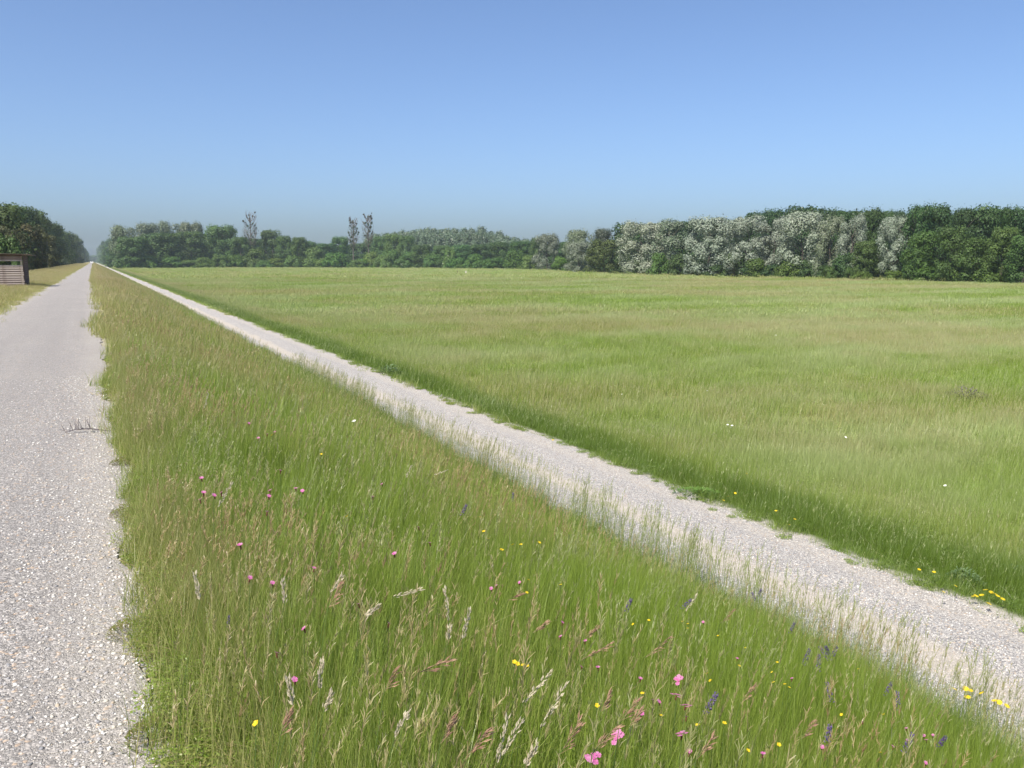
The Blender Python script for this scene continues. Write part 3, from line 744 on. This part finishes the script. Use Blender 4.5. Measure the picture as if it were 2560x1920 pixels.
# ---- woods too far back to count, each one mass
def wood_mass(name, spots, kind, col, label, lowdet=2):
    """spots: (x, y, height, halfwidth); crowns joined in one object"""
    src = K[kind]; Vs, As = [], []
    base = []
    for me in src:
        v = np.zeros(len(me.vertices)*3, np.float32); me.vertices.foreach_get("co", v); v = v.reshape(-1, 4, 3)
        a = np.zeros(len(me.vertices)*4, np.float32); me.attributes["blade"].data.foreach_get("color", a); base.append((v, a.reshape(-1, 4, 4)))
    for i, (x, y, h, w) in enumerate(spots):
        v, a = base[i % len(base)]
        sel = rng.random(len(v)) < 1/lowdet
        v = v[sel]; a = a[sel].copy(); c = v.mean(1, keepdims=True)
        v = c + (v - c)*math.sqrt(lowdet)
        t = rng.uniform(0, 6.28); ct, st = math.cos(t), math.sin(t)
        v = np.stack([v[..., 0]*ct - v[..., 1]*st, v[..., 0]*st + v[..., 1]*ct, v[..., 2]], -1)*np.array([w, w, h]) + np.array([x, y, -3.0])
        a[..., 0] = np.clip(a[..., 0] + rng.uniform(-.2, .2), 0, 1)
        Vs.append(v.reshape(-1, 3)); As.append(a.reshape(-1, 4))
    V = np.concatenate(Vs); A = np.concatenate(As)
    o = link(name, mesh_np(name, V, np.arange(len(V)).reshape(-1, 4), M_LEAF, A)); o.color = (*col, 1)
    return tag(o, label, "wood", kind="stuff")

def mass_px(rows):
    out = []
    for px, top, wpx, k in rows:
        x, y = place(px, k); dp = depth_of(x, y)
        out.append((x, y, (HORIZON-top)/F_PX*dp + 4.6, wpx/2/F_PX*dp))
    return out
# far hill-like crowns behind the middle wood
r = []
for px in range(930, 1340, 22):
    top = np.interp(px, [930, 1000, 1060, 1130, 1200, 1230, 1290, 1340], [592, 580, 573, 571, 571, 580, 596, 604])
    r.append((px, top + rng.uniform(-1.5, 4), 44, 1.45)); r.append((px+10, top + 12, 44, 1.38))
wood_mass("far_wood", mass_px(r), 'dullsilver', (.092, .138, .080), "distant grey-green wood rising behind the middle of the tree line", 3)
r = []
for px in range(1230, 1560, 24):
    r.append((px, 606 + rng.uniform(-2, 6), 46, 1.3)); r.append((px, 630, 50, 1.12))
for px in range(560, 960, 24): r.append((px, 610 + rng.uniform(-3, 5) + (8 if 760 < px < 830 else 0), 46, 1.2)); r.append((px, 636, 50, 1.1))
for px in range(960, 1240, 24): r.append((px, 628, 50, 1.12))
for px in range(505, 560, 14): r.append((px, 586, 48, 1.10))
for px in range(520, 730, 18): r.append((px, 597 + rng.uniform(0, 6), 40, 1.08))
for px in range(300, 560, 26): r.append((px, 605, 56, 1.2)); r.append((px, 630, 56, 1.1))
wood_mass("wood_interior", mass_px(r), 'broad', (.050, .098, .030), "dense wood filling in behind the middle tree line")
r = []
for px in range(1560, 2640, 30):
    top = np.interp(px, [1560, 1700, 1840, 1880, 2000, 2250, 2640], [562, 556, 552, 540, 524, 534, 524])
    r.append((px, top + rng.uniform(-2, 8), 74, 1.3)); r.append((px+15, 590, 70, 1.14))
wood_mass("right_wood_interior", mass_px(r), 'broad', (.032, .066, .020), "dense dark wood behind the silver poplars", 3)
# beyond the end of the countable avenue trees
sp = []
for Y in range(1250, 2700, 45):
    sp.append((20 + rng.uniform(0, 4), Y, 26*rng.uniform(.8, 1.1), 9)); sp.append((-17 - rng.uniform(0, 4), Y, 28*rng.uniform(.8, 1.1), 9))
for x in range(-40, 41, 9): sp.append((x, 2750 + rng.uniform(-20, 20), 24*rng.uniform(.8, 1.1), 11))
for Y in range(600, 1300, 40): sp.append((34 + rng.uniform(0, 8), Y, 22, 9)); sp.append((-30 - rng.uniform(0, 8), Y, 24, 9))
for Y in range(140, 600, 26): sp.append((-27 - rng.uniform(0, 8), Y, 17*rng.uniform(.8, 1.05), 7))
wood_mass("avenue_wood", sp, 'broad', (.052, .098, .030), "hazy woods lining the road towards the vanishing point", 3)

# ---- three dying poplars hung with mistletoe
def dying_poplar(px, top, wpx, k, seed, label, lean):
    g = random.Random(seed); gn = np.random.default_rng(seed)
    x, y = place(px, k); dp = depth_of(x, y); H = (HORIZON-top)/F_PX*dp + 4.6; W = wpx/2/F_PX*dp
    o = empty("dying_poplar", (x, y, -3.0), 0, label, "tree", "dying poplars with mistletoe above the middle wood")
    t = MB(); pts = [(lean*H*.06*(i/9)**2, g.uniform(-.2, .2), H*.92*i/9) for i in range(10)]
    t.tube(pts, [H*.014*(1 - i/9.6) + .05 for i in range(10)], 8)
    link("trunk", t.mesh("trunk", M_PALEBARK, True), o)
    b = MB(); ends = []
    for i in range(64):
        f = g.uniform(.38, .96); z = H*.90*f; a = i*2.4 + g.uniform(-.5, .5); L = W*g.uniform(.55, 1.05)*(1.2 - .45*f)
        p0 = Vector((lean*H*.06*f*f, 0, z)); p2 = p0 + Vector((math.cos(a)*L*.75, math.sin(a)*L*.75, L*g.uniform(.7, 1.5)))
        if p2.z > H: p2 = p0 + (p2 - p0)*((H*g.uniform(.97, 1.02) - z)/(p2.z - z))
        p1 = (p0+p2)/2 + Vector((math.cos(a)*L*.10, math.sin(a)*L*.10, -L*.08))
        b.tube([p0, p1, p2], [.14, .09, .045], 5); ends.append((p1, p2))
        for _ in range(6):
            q = p1.lerp(p2, g.random()); b.tube([q, q + Vector((g.uniform(-1, 1), g.uniform(-1, 1), g.uniform(.4, 1.6)))*L*.22], [.05, .025], 4)
    link("branches", b.mesh("branches", M_DEADWOOD), o)
    # sparse leaves lower down, mistletoe balls at the branch ends
    n = 650; z = gn.uniform(.35, .80, n)*H; a = gn.uniform(0, 6.28, n); rr = W*gn.random(n)**.5*np.interp(z/H, [.35, .55, .8], [.6, .85, .55])
    P = np.stack([rr*np.cos(a)+lean*H*.03, rr*np.sin(a), z], 1)
    def cards(P, s):
        n = len(P); nr = gn.normal(size=(n, 3)); nr /= np.linalg.norm(nr, axis=1)[:, None]; u = np.cross(nr, gn.normal(size=(n, 3))); u /= np.linalg.norm(u, axis=1)[:, None]; w = np.cross(nr, u)
        V = np.stack([P-u*s, P-w*s*.7, P+u*s, P+w*s*.7], 1).reshape(-1, 3); A = np.zeros((4*n, 4)); A[:, 0] = np.repeat(gn.random(n), 4); A[:, 3] = 1
        return V, A
    V, A = cards(P, .24); c = link("crown", mesh_np("crown", V, np.arange(len(V)).reshape(-1, 4), M_LEAF, A), o); c.color = (.075, .10, .05, 1)
    for i in range(40):
        e_ = g.choice(ends); p = e_[1].lerp(e_[0], g.random()*.8); r_ = g.uniform(.30, .75)
        d = gn.normal(size=(90, 3)); d /= np.linalg.norm(d, axis=1)[:, None]
        V, A = cards(np.array(p) + d*r_*gn.uniform(.5, 1.0, 90)[:, None], .20)
        c = link("mistletoe", mesh_np("mistletoe", V, np.arange(len(V)).reshape(-1, 4), M_LEAF, A), o)
        v = g.uniform(.8, 1.2); c.color = ((.075*v, .070*v, .035*v, 1) if p.z > .8*H else (.055*v, .085*v, .03*v, 1))
dying_poplar(630, 533, 56, 1.0, 3, "leftmost dying poplar with reddish bare top, standing alone", 0)
dying_poplar(884, 544, 42, 1.02, 4, "shorter thin dying poplar, left one of the middle pair", .3)
dying_poplar(923, 530, 44, 1.0, 5, "tallest dying poplar full of mistletoe balls, right one of the middle pair", -.2)

# ------------------------------------------------------------------ the board hut left of the road
hx, hy = -3.92, 61.2
hut = empty("board_hut", (hx, hy, -0.02), R(-4), "weathered grey board hut with a long slot window and flat roof left of the road", "hut")
HW, HD = 3.4, 1.9      # runs to the left out of the picture
zb = 0.0
pl = MB().box(-1, 1, -.014, .014, -.055, .055).mesh("plank", M_WOOD)
def board(name, x0, x1, y, z, hgt, mat_mesh, tilt=0.0, rz=0.0):
    o_ = link(name, mat_mesh, hut, ((x0+x1)/2, y, z), (0, tilt, rz), ((x1-x0)/2, 1, hgt/0.11)); return o_
g = random.Random(5)
for i in range(10):
    z = .10 + i*.138
    board("plank", -HW, g.uniform(-.01, .04), -.03 + g.uniform(-.006, .006), z, .088*g.uniform(.9, 1.1), pl, tilt=R(g.uniform(-.3, .3)))
board("plank", -HW, .0, -.045, 1.66, .075, pl)
pr = MB().box(-1, 1, -.012, .012, -.055, .055).mesh("plank", M_WOOD_RED)
board("plank", -HW, -.04, -.035, 1.755, .10, pr); board("plank", -HW, -.02, -.04, 1.865, .10, pr)
pd = MB().box(-1, 1, -.012, .012, -.055, .055).mesh("plank", M_WOOD_DARK)
board("plank", -HW, .04, -.03, 1.975, .10, pd)
for yy in (0.0, HD):
    for xx in (-.07, -HW/2, -HW + .05):
        link("post", MB().box(xx-.05, xx+.05, yy-.005, yy+.09, 0, 1.97 + .02*(xx > -.1)).mesh("post", M_POST), hut)
for i in range(14):       # right end wall, its shade put into the dark board colour
    link("plank", pd, hut, (.035, HD/2+.03, .09 + i*.138), (0, 0, R(90)), (HD/2+.02, 1, 1.16))
for i in range(9):        # back wall
    link("plank", pd, hut, (-HW/2, HD+.11, .10 + i*.138), (0, 0, 0), (HW/2, 1, 1.1))
rf = MB()
rf.poly([(-HW-.3, -.35, 2.145), (.50, -.35, 2.045), (.50, HD+.3, 1.995), (-HW-.3, HD+.3, 2.09)])
rf.poly([(-HW-.3, -.35, 2.13), (-HW-.3, HD+.3, 2.06), (.50, HD+.3, 1.965), (.50, -.35, 2.035)])
v = rf.v; rf.f += [(0, 4, 7, 1), (1, 7, 6, 2), (2, 6, 5, 3), (3, 5, 4, 0)]
link("roof", rf.mesh("roof", wood_mat("roof_boards", (.34, .27, .25), (.22, .17, .16), (.12, .09, .08))), hut)

# ------------------------------------------------------------------ far car, marker posts
M_CARW = plain("white_paint", (.85, .85, .84), .3, .05, 2.0)
M_GLASSD = plain("dark_glass", (.03, .035, .04), .1, .1, 2.0)
M_TYRE = plain("tyre", (.03, .03, .03), .9, .1, 4.0)
M_CHROME = plain("lamp_glass", (.8, .8, .78), .1, .05, 2.0)
car = empty("parked_car", (-0.75, 690, 0.03), 0, "tiny white car far away where the road meets the horizon", "car")
b = MB()
prof = [(-2.1, .35), (-2.1, .85), (-1.25, .98), (-.55, 1.45), (1.0, 1.48), (1.9, 1.0), (2.05, .9), (2.05, .35)]
L_ = [(-.85, p[0], p[1]) for p in prof]; R_ = [(.85, p[0], p[1]) for p in prof]
b.poly(L_); b.poly(R_[::-1])
for i in range(len(prof)):
    j = (i+1) % len(prof); b.poly([L_[i], R_[i], R_[j], L_[j]])
link("body", b.mesh("body", M_CARW), car)
link("windscreen", MB().poly([(-.7, -1.21, 1.02), (.7, -1.21, 1.02), (.62, -.62, 1.42), (-.62, -.62, 1.42)]).mesh("windscreen", M_GLASSD), car, (0, -.03, .01))
for sx in (-.86, .86):
    link("side_window", MB().box(sx-.01, sx+.01, -.5, .95, 1.03, 1.36).mesh("side_window", M_GLASSD), car)
    for yy in (-1.35, 1.3): link("wheel", MB().tube([(sx*.85, yy, .32), (sx*1.02, yy, .32)], .32, 14).mesh("wheel", M_TYRE), car)
    link("headlight", MB().box(sx*.55, sx*.92, -2.13, -2.09, .62, .8).mesh("headlight", M_CHROME), car)

p = on_ground(1143.5, 685)
o = link("dark_stake", MB().tube([(0, 0, -.1), (.02, 0, .7), (0, .02, 1.35)], [.11, .12, .07], 8).mesh("dark_stake", M_WOOD_DARK), None, tuple(p))
tag(o, "small dark stake standing in the far meadow, left of the white marker", "stake")
p = on_ground(1165, 687)
mk = empty("white_marker", tuple(p), 0, "small whitish forked marker post in the far meadow right of the dark stake", "marker post")
link("post", MB().tube([(0, 0, -.1), (0, 0, .75)], [.20, .17], 8).tube([(0, 0, .6), (-.28, 0, 1.25)], [.12, .08], 6).tube([(0, 0, .6), (.16, 0, 1.35)], [.11, .07], 6).mesh("post", plain("faded_paint", (.74, .66, .60), .7, .2, 2.0)), mk)

# ------------------------------------------------------------------ flowers and single grasses on the bank
def petal_disc(n, r, cup, mat, nm, notch=.0, zc=0.0):
    m = MB()
    for i in range(n):
        a = 2*math.pi*i/n; w = math.pi/n*.92
        p0 = (0, 0, zc); pts = [p0]
        for da, rr in ((-w, .78), (-w*.55, 1.0), (0, 1.0-notch), (w*.55, 1.0), (w, .78)):
            pts.append((math.cos(a+da)*r*rr, math.sin(a+da)*r*rr, zc + cup*rr*r))
        m.poly(pts)
    return m.mesh(nm, mat)
def stem_mesh(h, r, bend, nm="stem", mat=None):
    m = MB(); m.tube([(bend*((h-z)/h)**1.5 * -h, 0, z-h) for z in (0, h*.35, h*.7, h)], [r, r, r*.8, r*.7], 5)
    return m.mesh(nm, mat or M_STEM)
# origin of each flower thing is at the foot of its stem
def flower(name, px, py, h, head, size, label, group, cat="flower", tiltx=0.0, extra=None, stem=True):
    p = on_ground(px, py, h); z0 = float(zf(p[0], p[1]))
    if 6.4 < p[0] < 9.0: z0 = max(z0, -2.39)
    o = empty(name, (p[0], p[1], z0), random.uniform(-.4, .4), label, cat, group)
    hh = p[2] - z0; bend = random.uniform(.05, .18)
    m = MB(); m.tube([(-bend*hh*(1-t)**1.6, 0, t*hh - .02*(t == 0)) for t in (0, .3, .6, 1)], [.0014]*4, 4)
    link("stem", m.mesh("stem", M_STEM), o)
    if extra: link("calyx", extra, o, (0, 0, hh-.001), (0, random.uniform(-.3, .3), 0), (size,)*3)
    link("petals" if cat == "flower" else "flower_spike", head, o, (0, 0, hh), (random.uniform(-.5, .2)-.2, random.uniform(-.4, .4), random.uniform(0, 6.28)), (size,)*3)
    return o
WHITEH = petal_disc(9, .032, .2, M_WHITE, "petals")
PINKH = petal_disc(5, .011, .25, M_PINK, "petals", .12)
def pink_cluster():
    m = MB()
    for k, (x_, y_, z_) in enumerate(((0, 0, .004), (.016, .004, .001), (-.010, .014, 0), (.003, -.016, -.002), (.014, -.012, .003))):
        for i in range(5):
            a = 2*math.pi*i/5 + k; w = math.pi/5*.9; r = .0115
            m.poly([(x_, y_, z_)] + [(x_+math.cos(a+d)*r*q, y_+math.sin(a+d)*r*q, z_+.2*q*r) for d, q in ((-w, .75), (-w*.5, 1), (0, .88), (w*.5, 1), (w, .75))])
    return m.mesh("petals", M_PINK)
PINKC = pink_cluster()
CALYX = MB().tube([(0, 0, -.018), (0, 0, -.010), (0, 0, 0)], [.002, .0035, .0028], 6).mesh("calyx", M_CALYX)
YELH = petal_disc(5, .010, .35, M_YELLOW, "petals")
DAIS = petal_disc(12, .017, .15, M_YELLOW, "petals")
def region(px, py):
    if px > 1990: return "at the lower right corner of the bank"
    if py < 1150 and px < 900: return "high on the left bank"
    if py < 1400: return "halfway up the left bank" if px < 620 else ("in the upper middle of the bank" if px < 860 else "on the bank near the track")
    if px < 900: return "low on the left bank"
    if px < 1250: return "left of the centre of the near bank"
    if px < 1560: return "in the middle of the near bank"
    return "right of the centre of the near bank"
_seen = {}
def numbered(kind, pts):
    """labels that single out each of many alike flowers: region of the bank, then order from the left"""
    regs = {}
    for p in pts: regs.setdefault(region(*p), []).append(p)
    out = {}
    for rg, L in regs.items():
        for i, p in enumerate(sorted(L)):
            out[p] = "%s %s" % (kind, rg) + ("" if len(L) == 1 else ", %s from left" % ordw(i))
    return out
def in_line(kind, pts):
    return {p: "%s, %s from left" % (kind, ordw(i)) for i, p in enumerate(sorted(pts))}
big_pinks = [(1697, 1701, "large pink flower head, topmost of the cluster at the lower right of the bank"), (1691, 1739, "large pink flower head in the middle of the cluster on the lower bank"), (1714, 1765, "ragged double pink flower head, lowest of the large cluster"),
             (1705, 1836, "dull pink flower head below the large cluster"), (1483, 1893, "bright magenta flower at the bottom edge of the bank"), (1633, 1750, "half-open pink flower left of the large cluster"), (1543, 1845, "pink flower leaning on brown grass heads near the bottom")]
for px, py, lb in big_pinks: flower("pink_flower", px, py, .54, PINKC if py != 1750 else PINKH, .9, lb, "large pink flowers", extra=CALYX)
pinks = [(1647,1754),(1604,1783),(1723,1878),(1453,1667),(1463,1602),(1406,1556),(1402,1591),(1495,1668),(1601,1696),(1228,1471),(1241,1464),(1299,1456),(1758,1555),(1716,1792),(896,1510),(972,1558),(760,1571),(736,1699),(691,1632),(625,1444),(681,1457),(785,1420),(1110,1480),
 (622,1058),(687,1080),(646,1095),(668,1085),(675,1226),(739,1221),(672,1240),(701,1176),(756,1227),(668,1279),(509,1231),(500,1249),(554,1231),(535,1238),(600,1362),(504,1195),(955,1210),(932,1242),(1074,1357),(986,1384),(1046,1318),
 (1908,1884),(1980,1696),(2266,1821),(2310,1839),(2316,1850),(2333,1838),(2269,1851),(2232,1866),(2314,1907),(2157,1804),(2055,1867),(1843,1646)]
LP = numbered("small pink flower", pinks)
for i, (px, py) in enumerate(pinks):
    flower("pink_flower", px, py, .52, PINKH, 0.85 if py > 1400 else 1.1, LP[(px, py)], "small pink flowers in the bank grass", extra=CALYX)
yell = [(1321,1450),(1317,1482),(1402,1462),(1622,1551),(1583,1561),(1720,1560),(1719,1571),(1707,1554),(1795,1590),(1606,1734),(1651,1789),(1744,1813),(1811,1808),(1768,1684),(1776,1702),(1493,1764),(1930,1681),(1943,1656),(1848,1665),(1962,1711),(1934,1706),(2146,1673),(1973,1719),(2094,1823),(2236,1822),(2208,1786),(1870,1877),(1947,1862),(2201,1882),(2104,1787),(1864,1620),
 (1323,1284),(1348,1357),(1210,1329),(1282,1362),(1303,1362),(1254,1375),(1220,1347),(1201,1293),(680,1088),(803,1136),(868,1291),(640,1809)]
LY = numbered("small yellow flower", yell)
for px, py in yell: flower("yellow_flower", px, py, .48, YELH, .85 if py > 1400 else 1.3, LY[(px, py)], "small yellow flowers in the bank grass")
Q1 = [(1286,1655),(1294,1660),(1318,1666),(1308,1663)]
LQ1 = in_line("small yellow flower in the tight clump on the near bank", Q1)
for px, py in Q1: flower("yellow_flower", px, py, .5, YELH, .8, LQ1[(px, py)], "yellow flowers clumped on the near bank")
Q2 = [(2386,1723),(2414,1722),(2425,1726),(2454,1733),(2419,1743),(2486,1752),(2498,1756),(2517,1765)]
LQ2 = in_line("yellow flower head against the gravel at the lower right", Q2)
for px, py in Q2: flower("yellow_daisy", px, py, .55, DAIS, 1.25, LQ2[(px, py)], "yellow flower heads against the gravel")
Q3 = [(1867,1184),(1859,1194),(1882,1209),(1912,1201),(1838,1233),(1821,1241),(1809,1251),(1940,1277),(2049,1289),(1987,1298),(1974,1312),(1382,1100),(2298,1424),(2335,1430),(2389,1465),(2359,1480)]
LQ3 = in_line("yellow flower head in the dark grass beyond the track", Q3)
for px, py in Q3:
    flower("yellow_daisy", px, py, .20, DAIS, 1.3, LQ3[(px, py)], "yellow flower heads beyond the track")
Q4 = [(1819,1055),(1824,1054),(1819,1062),(1830,1064),(1838,1065),(1827,1070),(2114,1093),(2363,1214),(885,1053),(1555,986),(1768,977),(2003,823),(2060,835),(2095,855),(2110,848),(1940,838)]
LQ4 = in_line("tiny white flower head in the open meadow", Q4)
for px, py in Q4:
    flower("white_flower", px, py, .40, WHITEH, 1.0, LQ4[(px, py)], "white flowers in the meadow")

def spike_mesh():
    m = MB(); g = random.Random(9)
    for i in range(60):
        z = -.13 + .15*i/59; a = i*2.4; r = .011*(1 - .5*i/59)
        z *= .55 + .45*math.sin(a*3 + r*9)**2; c = Vector((math.cos(a)*r, math.sin(a)*r, z)); t = Vector((-math.sin(a), math.cos(a), 0))*.006; u = Vector((math.cos(a)*.010, math.sin(a)*.010, .006))
        m.poly([c - t, c + u, c + t, c + Vector((0, 0, .008))])
    return m.mesh("flower_spike", M_PURPLE)
SPIKE = spike_mesh()
sages = [(2022,1628,"broad violet sage spike at the edge of the gravel"),(2047,1641,None),(2052,1621,None),(2065,1618,None),(2091,1621,None),(2227,1711,"violet sage spike low on the bank right of the others"),(2244,1735,None),(1902,1475,"leaning faded violet spike over the gravel"),(1882,1485,None),(1985,1560,None),(2074,1820,None),(2069,1712,None),(2279,1840,None),(2362,1846,None),(1725,1502,None),(1576,1502,None),(1788,1740,None),(572,1543,None),(1283,1235,None),(1165,1265,None)]
LS = in_line("slim violet sage spike at the foot of the bank", [q[:2] for q in sages if not q[2]])
for px, py, lb in sages:
    flower("sage_spike", px, py, .56 if px > 600 else .3, SPIKE, .75 if px > 600 else .35, lb or LS[(px, py)], "violet sage spikes", "wildflower")

def single_grass(x0, y0, x1, y1, kind, label, group):
    """a stalk whose head runs in the picture from (x0,y0) to (x1,y1), built upright on the bank"""
    h = .60
    p = on_ground(x0, y0, h); z0 = float(zf(p[0], p[1])); dist = depth_of(p[0], p[1])
    right = Vector((math.cos(YAW), -math.sin(YAW), 0)); sc_ = dist/F_PX
    tip = Vector(p) + right*(x1-x0)*sc_ + Vector((0, 0, max(.02, (y0-y1)*sc_*1.15)))
    foot = Vector((p[0], p[1], z0)) - right*random.uniform(.04, .14)
    o = empty("grass_stalk", tuple(foot), 0, label, "grass stalk", group)
    a = Vector(p) - foot; b_ = tip - foot
    m = MB(); m.tube([(0, 0, -.02), tuple(a*.5 + Vector((-.01, 0, .03))), tuple(a), tuple(b_)], [.0013, .0012, .001, .0005], 4)
    link("stem", m.mesh("stem", M_STEM), o)
    hd = MB(); g = random.Random(int(x0*7+y0)); n = 30 if kind == 'oat' else 15; L = (b_-a).length
    for i in range(n):
        f = i/(n-1); c = a.lerp(b_, f); ax = (b_-a).normalized()
        side = Vector((g.uniform(-1, 1), g.uniform(-1, 1), g.uniform(-1, 1)))
        if kind == 'oat':
            d = (ax + side*.30).normalized(); ln = .016; w = .0032; c = c + side*.0035
        else:
            d = (ax + side*.45 + right*.3).normalized(); ln = .024; w = .0030
            q = c + d*L*.30*(1-f*.6); hd.tube([c, q], [.0005, .0004], 3, False); c = q
        s1 = d.cross(Vector((g.uniform(-1, 1), g.uniform(-1, 1), 1))).normalized()*w; s2 = d.cross(s1).normalized()*w*.6
        hd.poly([c, c+d*ln*.4+s1, c+d*ln, c+d*ln*.4-s1]); hd.poly([c, c+d*ln*.4+s2, c+d*ln, c+d*ln*.4-s2])
    link("seed_head", hd.mesh("seed_head", M_OAT if kind == 'oat' else M_BROME), o)
oats = [(1352,1820,1417,1712,"large pale feathery grass head leaning right at the lower centre"),(1240,1912,1270,1795,"pale grass head at the bottom edge, left one of a leaning pair"),(1258,1890,1303,1805,"pale grass head at the bottom edge, right one of a leaning pair"),(1312,1915,1342,1865,"short pale grass head at the bottom edge"),
 (1308,1757,1380,1682,"arched pale grass head above the large feathery one"),(1122,1552,1114,1478,"upright white grass head right of the centre bank"),(1120,1600,1124,1570,"short white grass head under the upright one"),(1158,1595,1174,1530,"broad white grass head beside the upright one"),
 (800,1725,806,1658,"upright cream grass head on the left of the bank"),(733,1765,722,1700,"cream grass head tilted left above the lower left grass"),(985,1845,1020,1785,"pale grass head in the lower middle of the bank"),(810,1775,830,1735,"small greyish grass head near the cream ones"),
 (827,1482,858,1442,"drooping shiny grass head in the middle of the bank"),(712,1508,710,1455,"slim white grass head at the left of the bank"),(985,1492,1055,1473,"wide pale grass head blown flat to the right"),(912,1540,948,1518,"small pale arched grass head"),(1712,1530,1742,1490,"long green-white grass head near the gravel"),(500,1500,490,1440,"pale grass head close to the road edge"),
 (545,1268,582,1215,"pale arched grass head beside the small pink flowers"),(512,1020,522,988,"shiny grass head high on the left of the bank"),(1016,1195,1028,1168,"white grass head on the upper bank by the track"),(1085,1188,1118,1176,"bent white grass head on the upper bank by the track")]
for x0, y0, x1, y1, lb in oats: single_grass(x0, y0, x1, y1, 'oat', lb, "pale grass heads on the bank")
bromes = [(1450,1652,1518,1616),(1610,1645,1668,1600),(1550,1805,1588,1755),(1572,1818,1596,1782),(1480,1885,1535,1822),(1400,1885,1445,1810),(1045,1682,1118,1655),(1160,1900,1215,1830),(820,1520,850,1470),(1270,1500,1300,1485),(1460,1600,1490,1570),(1330,1585,1362,1560),(1100,1860,1130,1800),(960,1730,985,1680),(700,1840,722,1790),(1500,1780,1520,1740),(1850,1760,1880,1720),(2000,1850,2030,1810),(1800,1560,1830,1530),(1740,1900,1775,1850)]
LB = in_line("reddish-brown drooping brome head on the near bank", bromes)
for b4 in bromes: single_grass(*b4, 'brome', LB[b4], "brown brome heads on the bank")

# ------------------------------------------------------------------ small plants at the verges
def leaf_clump(name, px, py, rad, hgt, n, size, mat, label, cat="plant", group=None, flowers=None):
    p = on_ground(px, py, 0); o = empty(name, tuple(p), 0, label, cat, group)
    m = MB(); g = random.Random(int(px+py))
    for i in range(n):
        a = g.uniform(0, 6.28); r = rad*g.random()**.5; z = .02 + hgt*(1-(r/rad)**2)*g.random()**.9
        c = Vector((math.cos(a)*r, math.sin(a)*r, z)); d = Vector((math.cos(a), math.sin(a), g.uniform(.1, 1.2))).normalized()*size*g.uniform(.6, 1.3)
        s = d.cross(Vector((0, 0, 1))).normalized()*size*.28
        m.poly([c, c+d*.5+s, c+d, c+d*.5-s])
    link("leaves", m.mesh("leaves", mat), o)
    st = MB()
    for i in range(8):
        a = g.uniform(0, 6.28); st.tube([(0, 0, -.02), (math.cos(a)*rad*.4, math.sin(a)*rad*.4, hgt*.45)], [.003*min(1, rad*4), .001], 4)
    link("stems", st.mesh("stems", M_STEM), o)
    for fx, fy in (flowers or []):
        q = on_ground(fx, fy, hgt*.45); v = Vector(q) - o.location
        link("flower_head", DAIS, o, tuple(v), (-.3, 0, g.uniform(0, 6)), (1.7,)*3)
    return o
leaf_clump("vetch_plant", 2535, 1462, .38, .26, 2000, .03, M_GREYLEAF, "grey-green bushy plant with yellow flowers at the right edge of the track", flowers=[(2434,1491),(2440,1490),(2454,1488),(2464,1475),(2478,1481),(2486,1484),(2494,1490),(2507,1498),(2473,1510),(2470,1507)])
leaf_clump("grey_herb", 2408, 1460, .24, .18, 420, .045, M_GREYLEAF, "small grey-green herb left of the yellow-flowered plant")
leaf_clump("ditch_plant", 975, 935, .45, .35, 350, .09, M_GREYLEAF, "bluish-grey plant in the grass beyond the track, far left")
leaf_clump("ditch_plant", 1745, 1240, .42, .08, 420, .05, M_WEEDLEAF, "bright green leafy plant creeping over the far edge of the track")
for vx, vy, vr, lb_ in ((306, 1165, .09, "green weed at the road edge, topmost of four"), (315, 1292, .09, "green weed at the road edge, second of four from the top"), (338, 1590, .11, "bushy olive weed bulging over the road edge, third of four"), (405, 1850, .11, "leafy weed at the bottom of the road edge")):
    leaf_clump("verge_rosette", vx, vy, vr, .07, 800, .012, M_OLIVELEAF, lb_, group="weeds at the road edge")
leaf_clump("meadow_plant", 2415, 1003, .8, .5, 700, .07, M_DARKWEED, "small purplish-grey patch of plants in the right of the meadow")
# dark withered stalk lying over the asphalt
p = on_ground(262, 1082, 0); o = empty("withered_stalk", tuple(p), 0, "dark withered weed stalk lying out over the road edge", "plant")
m = MB(); m.tube([(0.05, 0, .01), (-.12, 0, .05), (-.24, .02, .05), (-.33, .0, .03)], [.005, .005, .004, .003], 5)
g = random.Random(2)
for i in range(26):
    x_ = g.uniform(-.34, -.10); m.tube([(x_, 0, .05), (x_ + g.uniform(-.05, .02), g.uniform(-.07, .07), .05 + g.uniform(-.03, .12))], [.003, .0015], 4)
link("twigs", m.mesh("twigs", M_DARKWEED), o)

# ------------------------------------------------------------------ haze
def haze():
    m = bpy.data.materials.new("haze"); m.use_nodes = True; t = m.node_tree; t.nodes.clear()
    out = t.nodes.new("ShaderNodeOutputMaterial"); v = t.nodes.new("ShaderNodeVolumePrincipled")
    v.inputs["Color"].default_value = (.72, .86, 1.0, 1); v.inputs["Density"].default_value = .00011; v.inputs["Anisotropy"].default_value = .0
    t.links.new(v.outputs[0], out.inputs[1])
    o = link("haze", MB().box(-2500, 2500, -2500, 3000, -5, 48).mesh("haze", m)); tag(o, kind="stuff")
    o["label"] = "thin blue summer haze over the whole plain"; o["category"] = "haze"
haze()
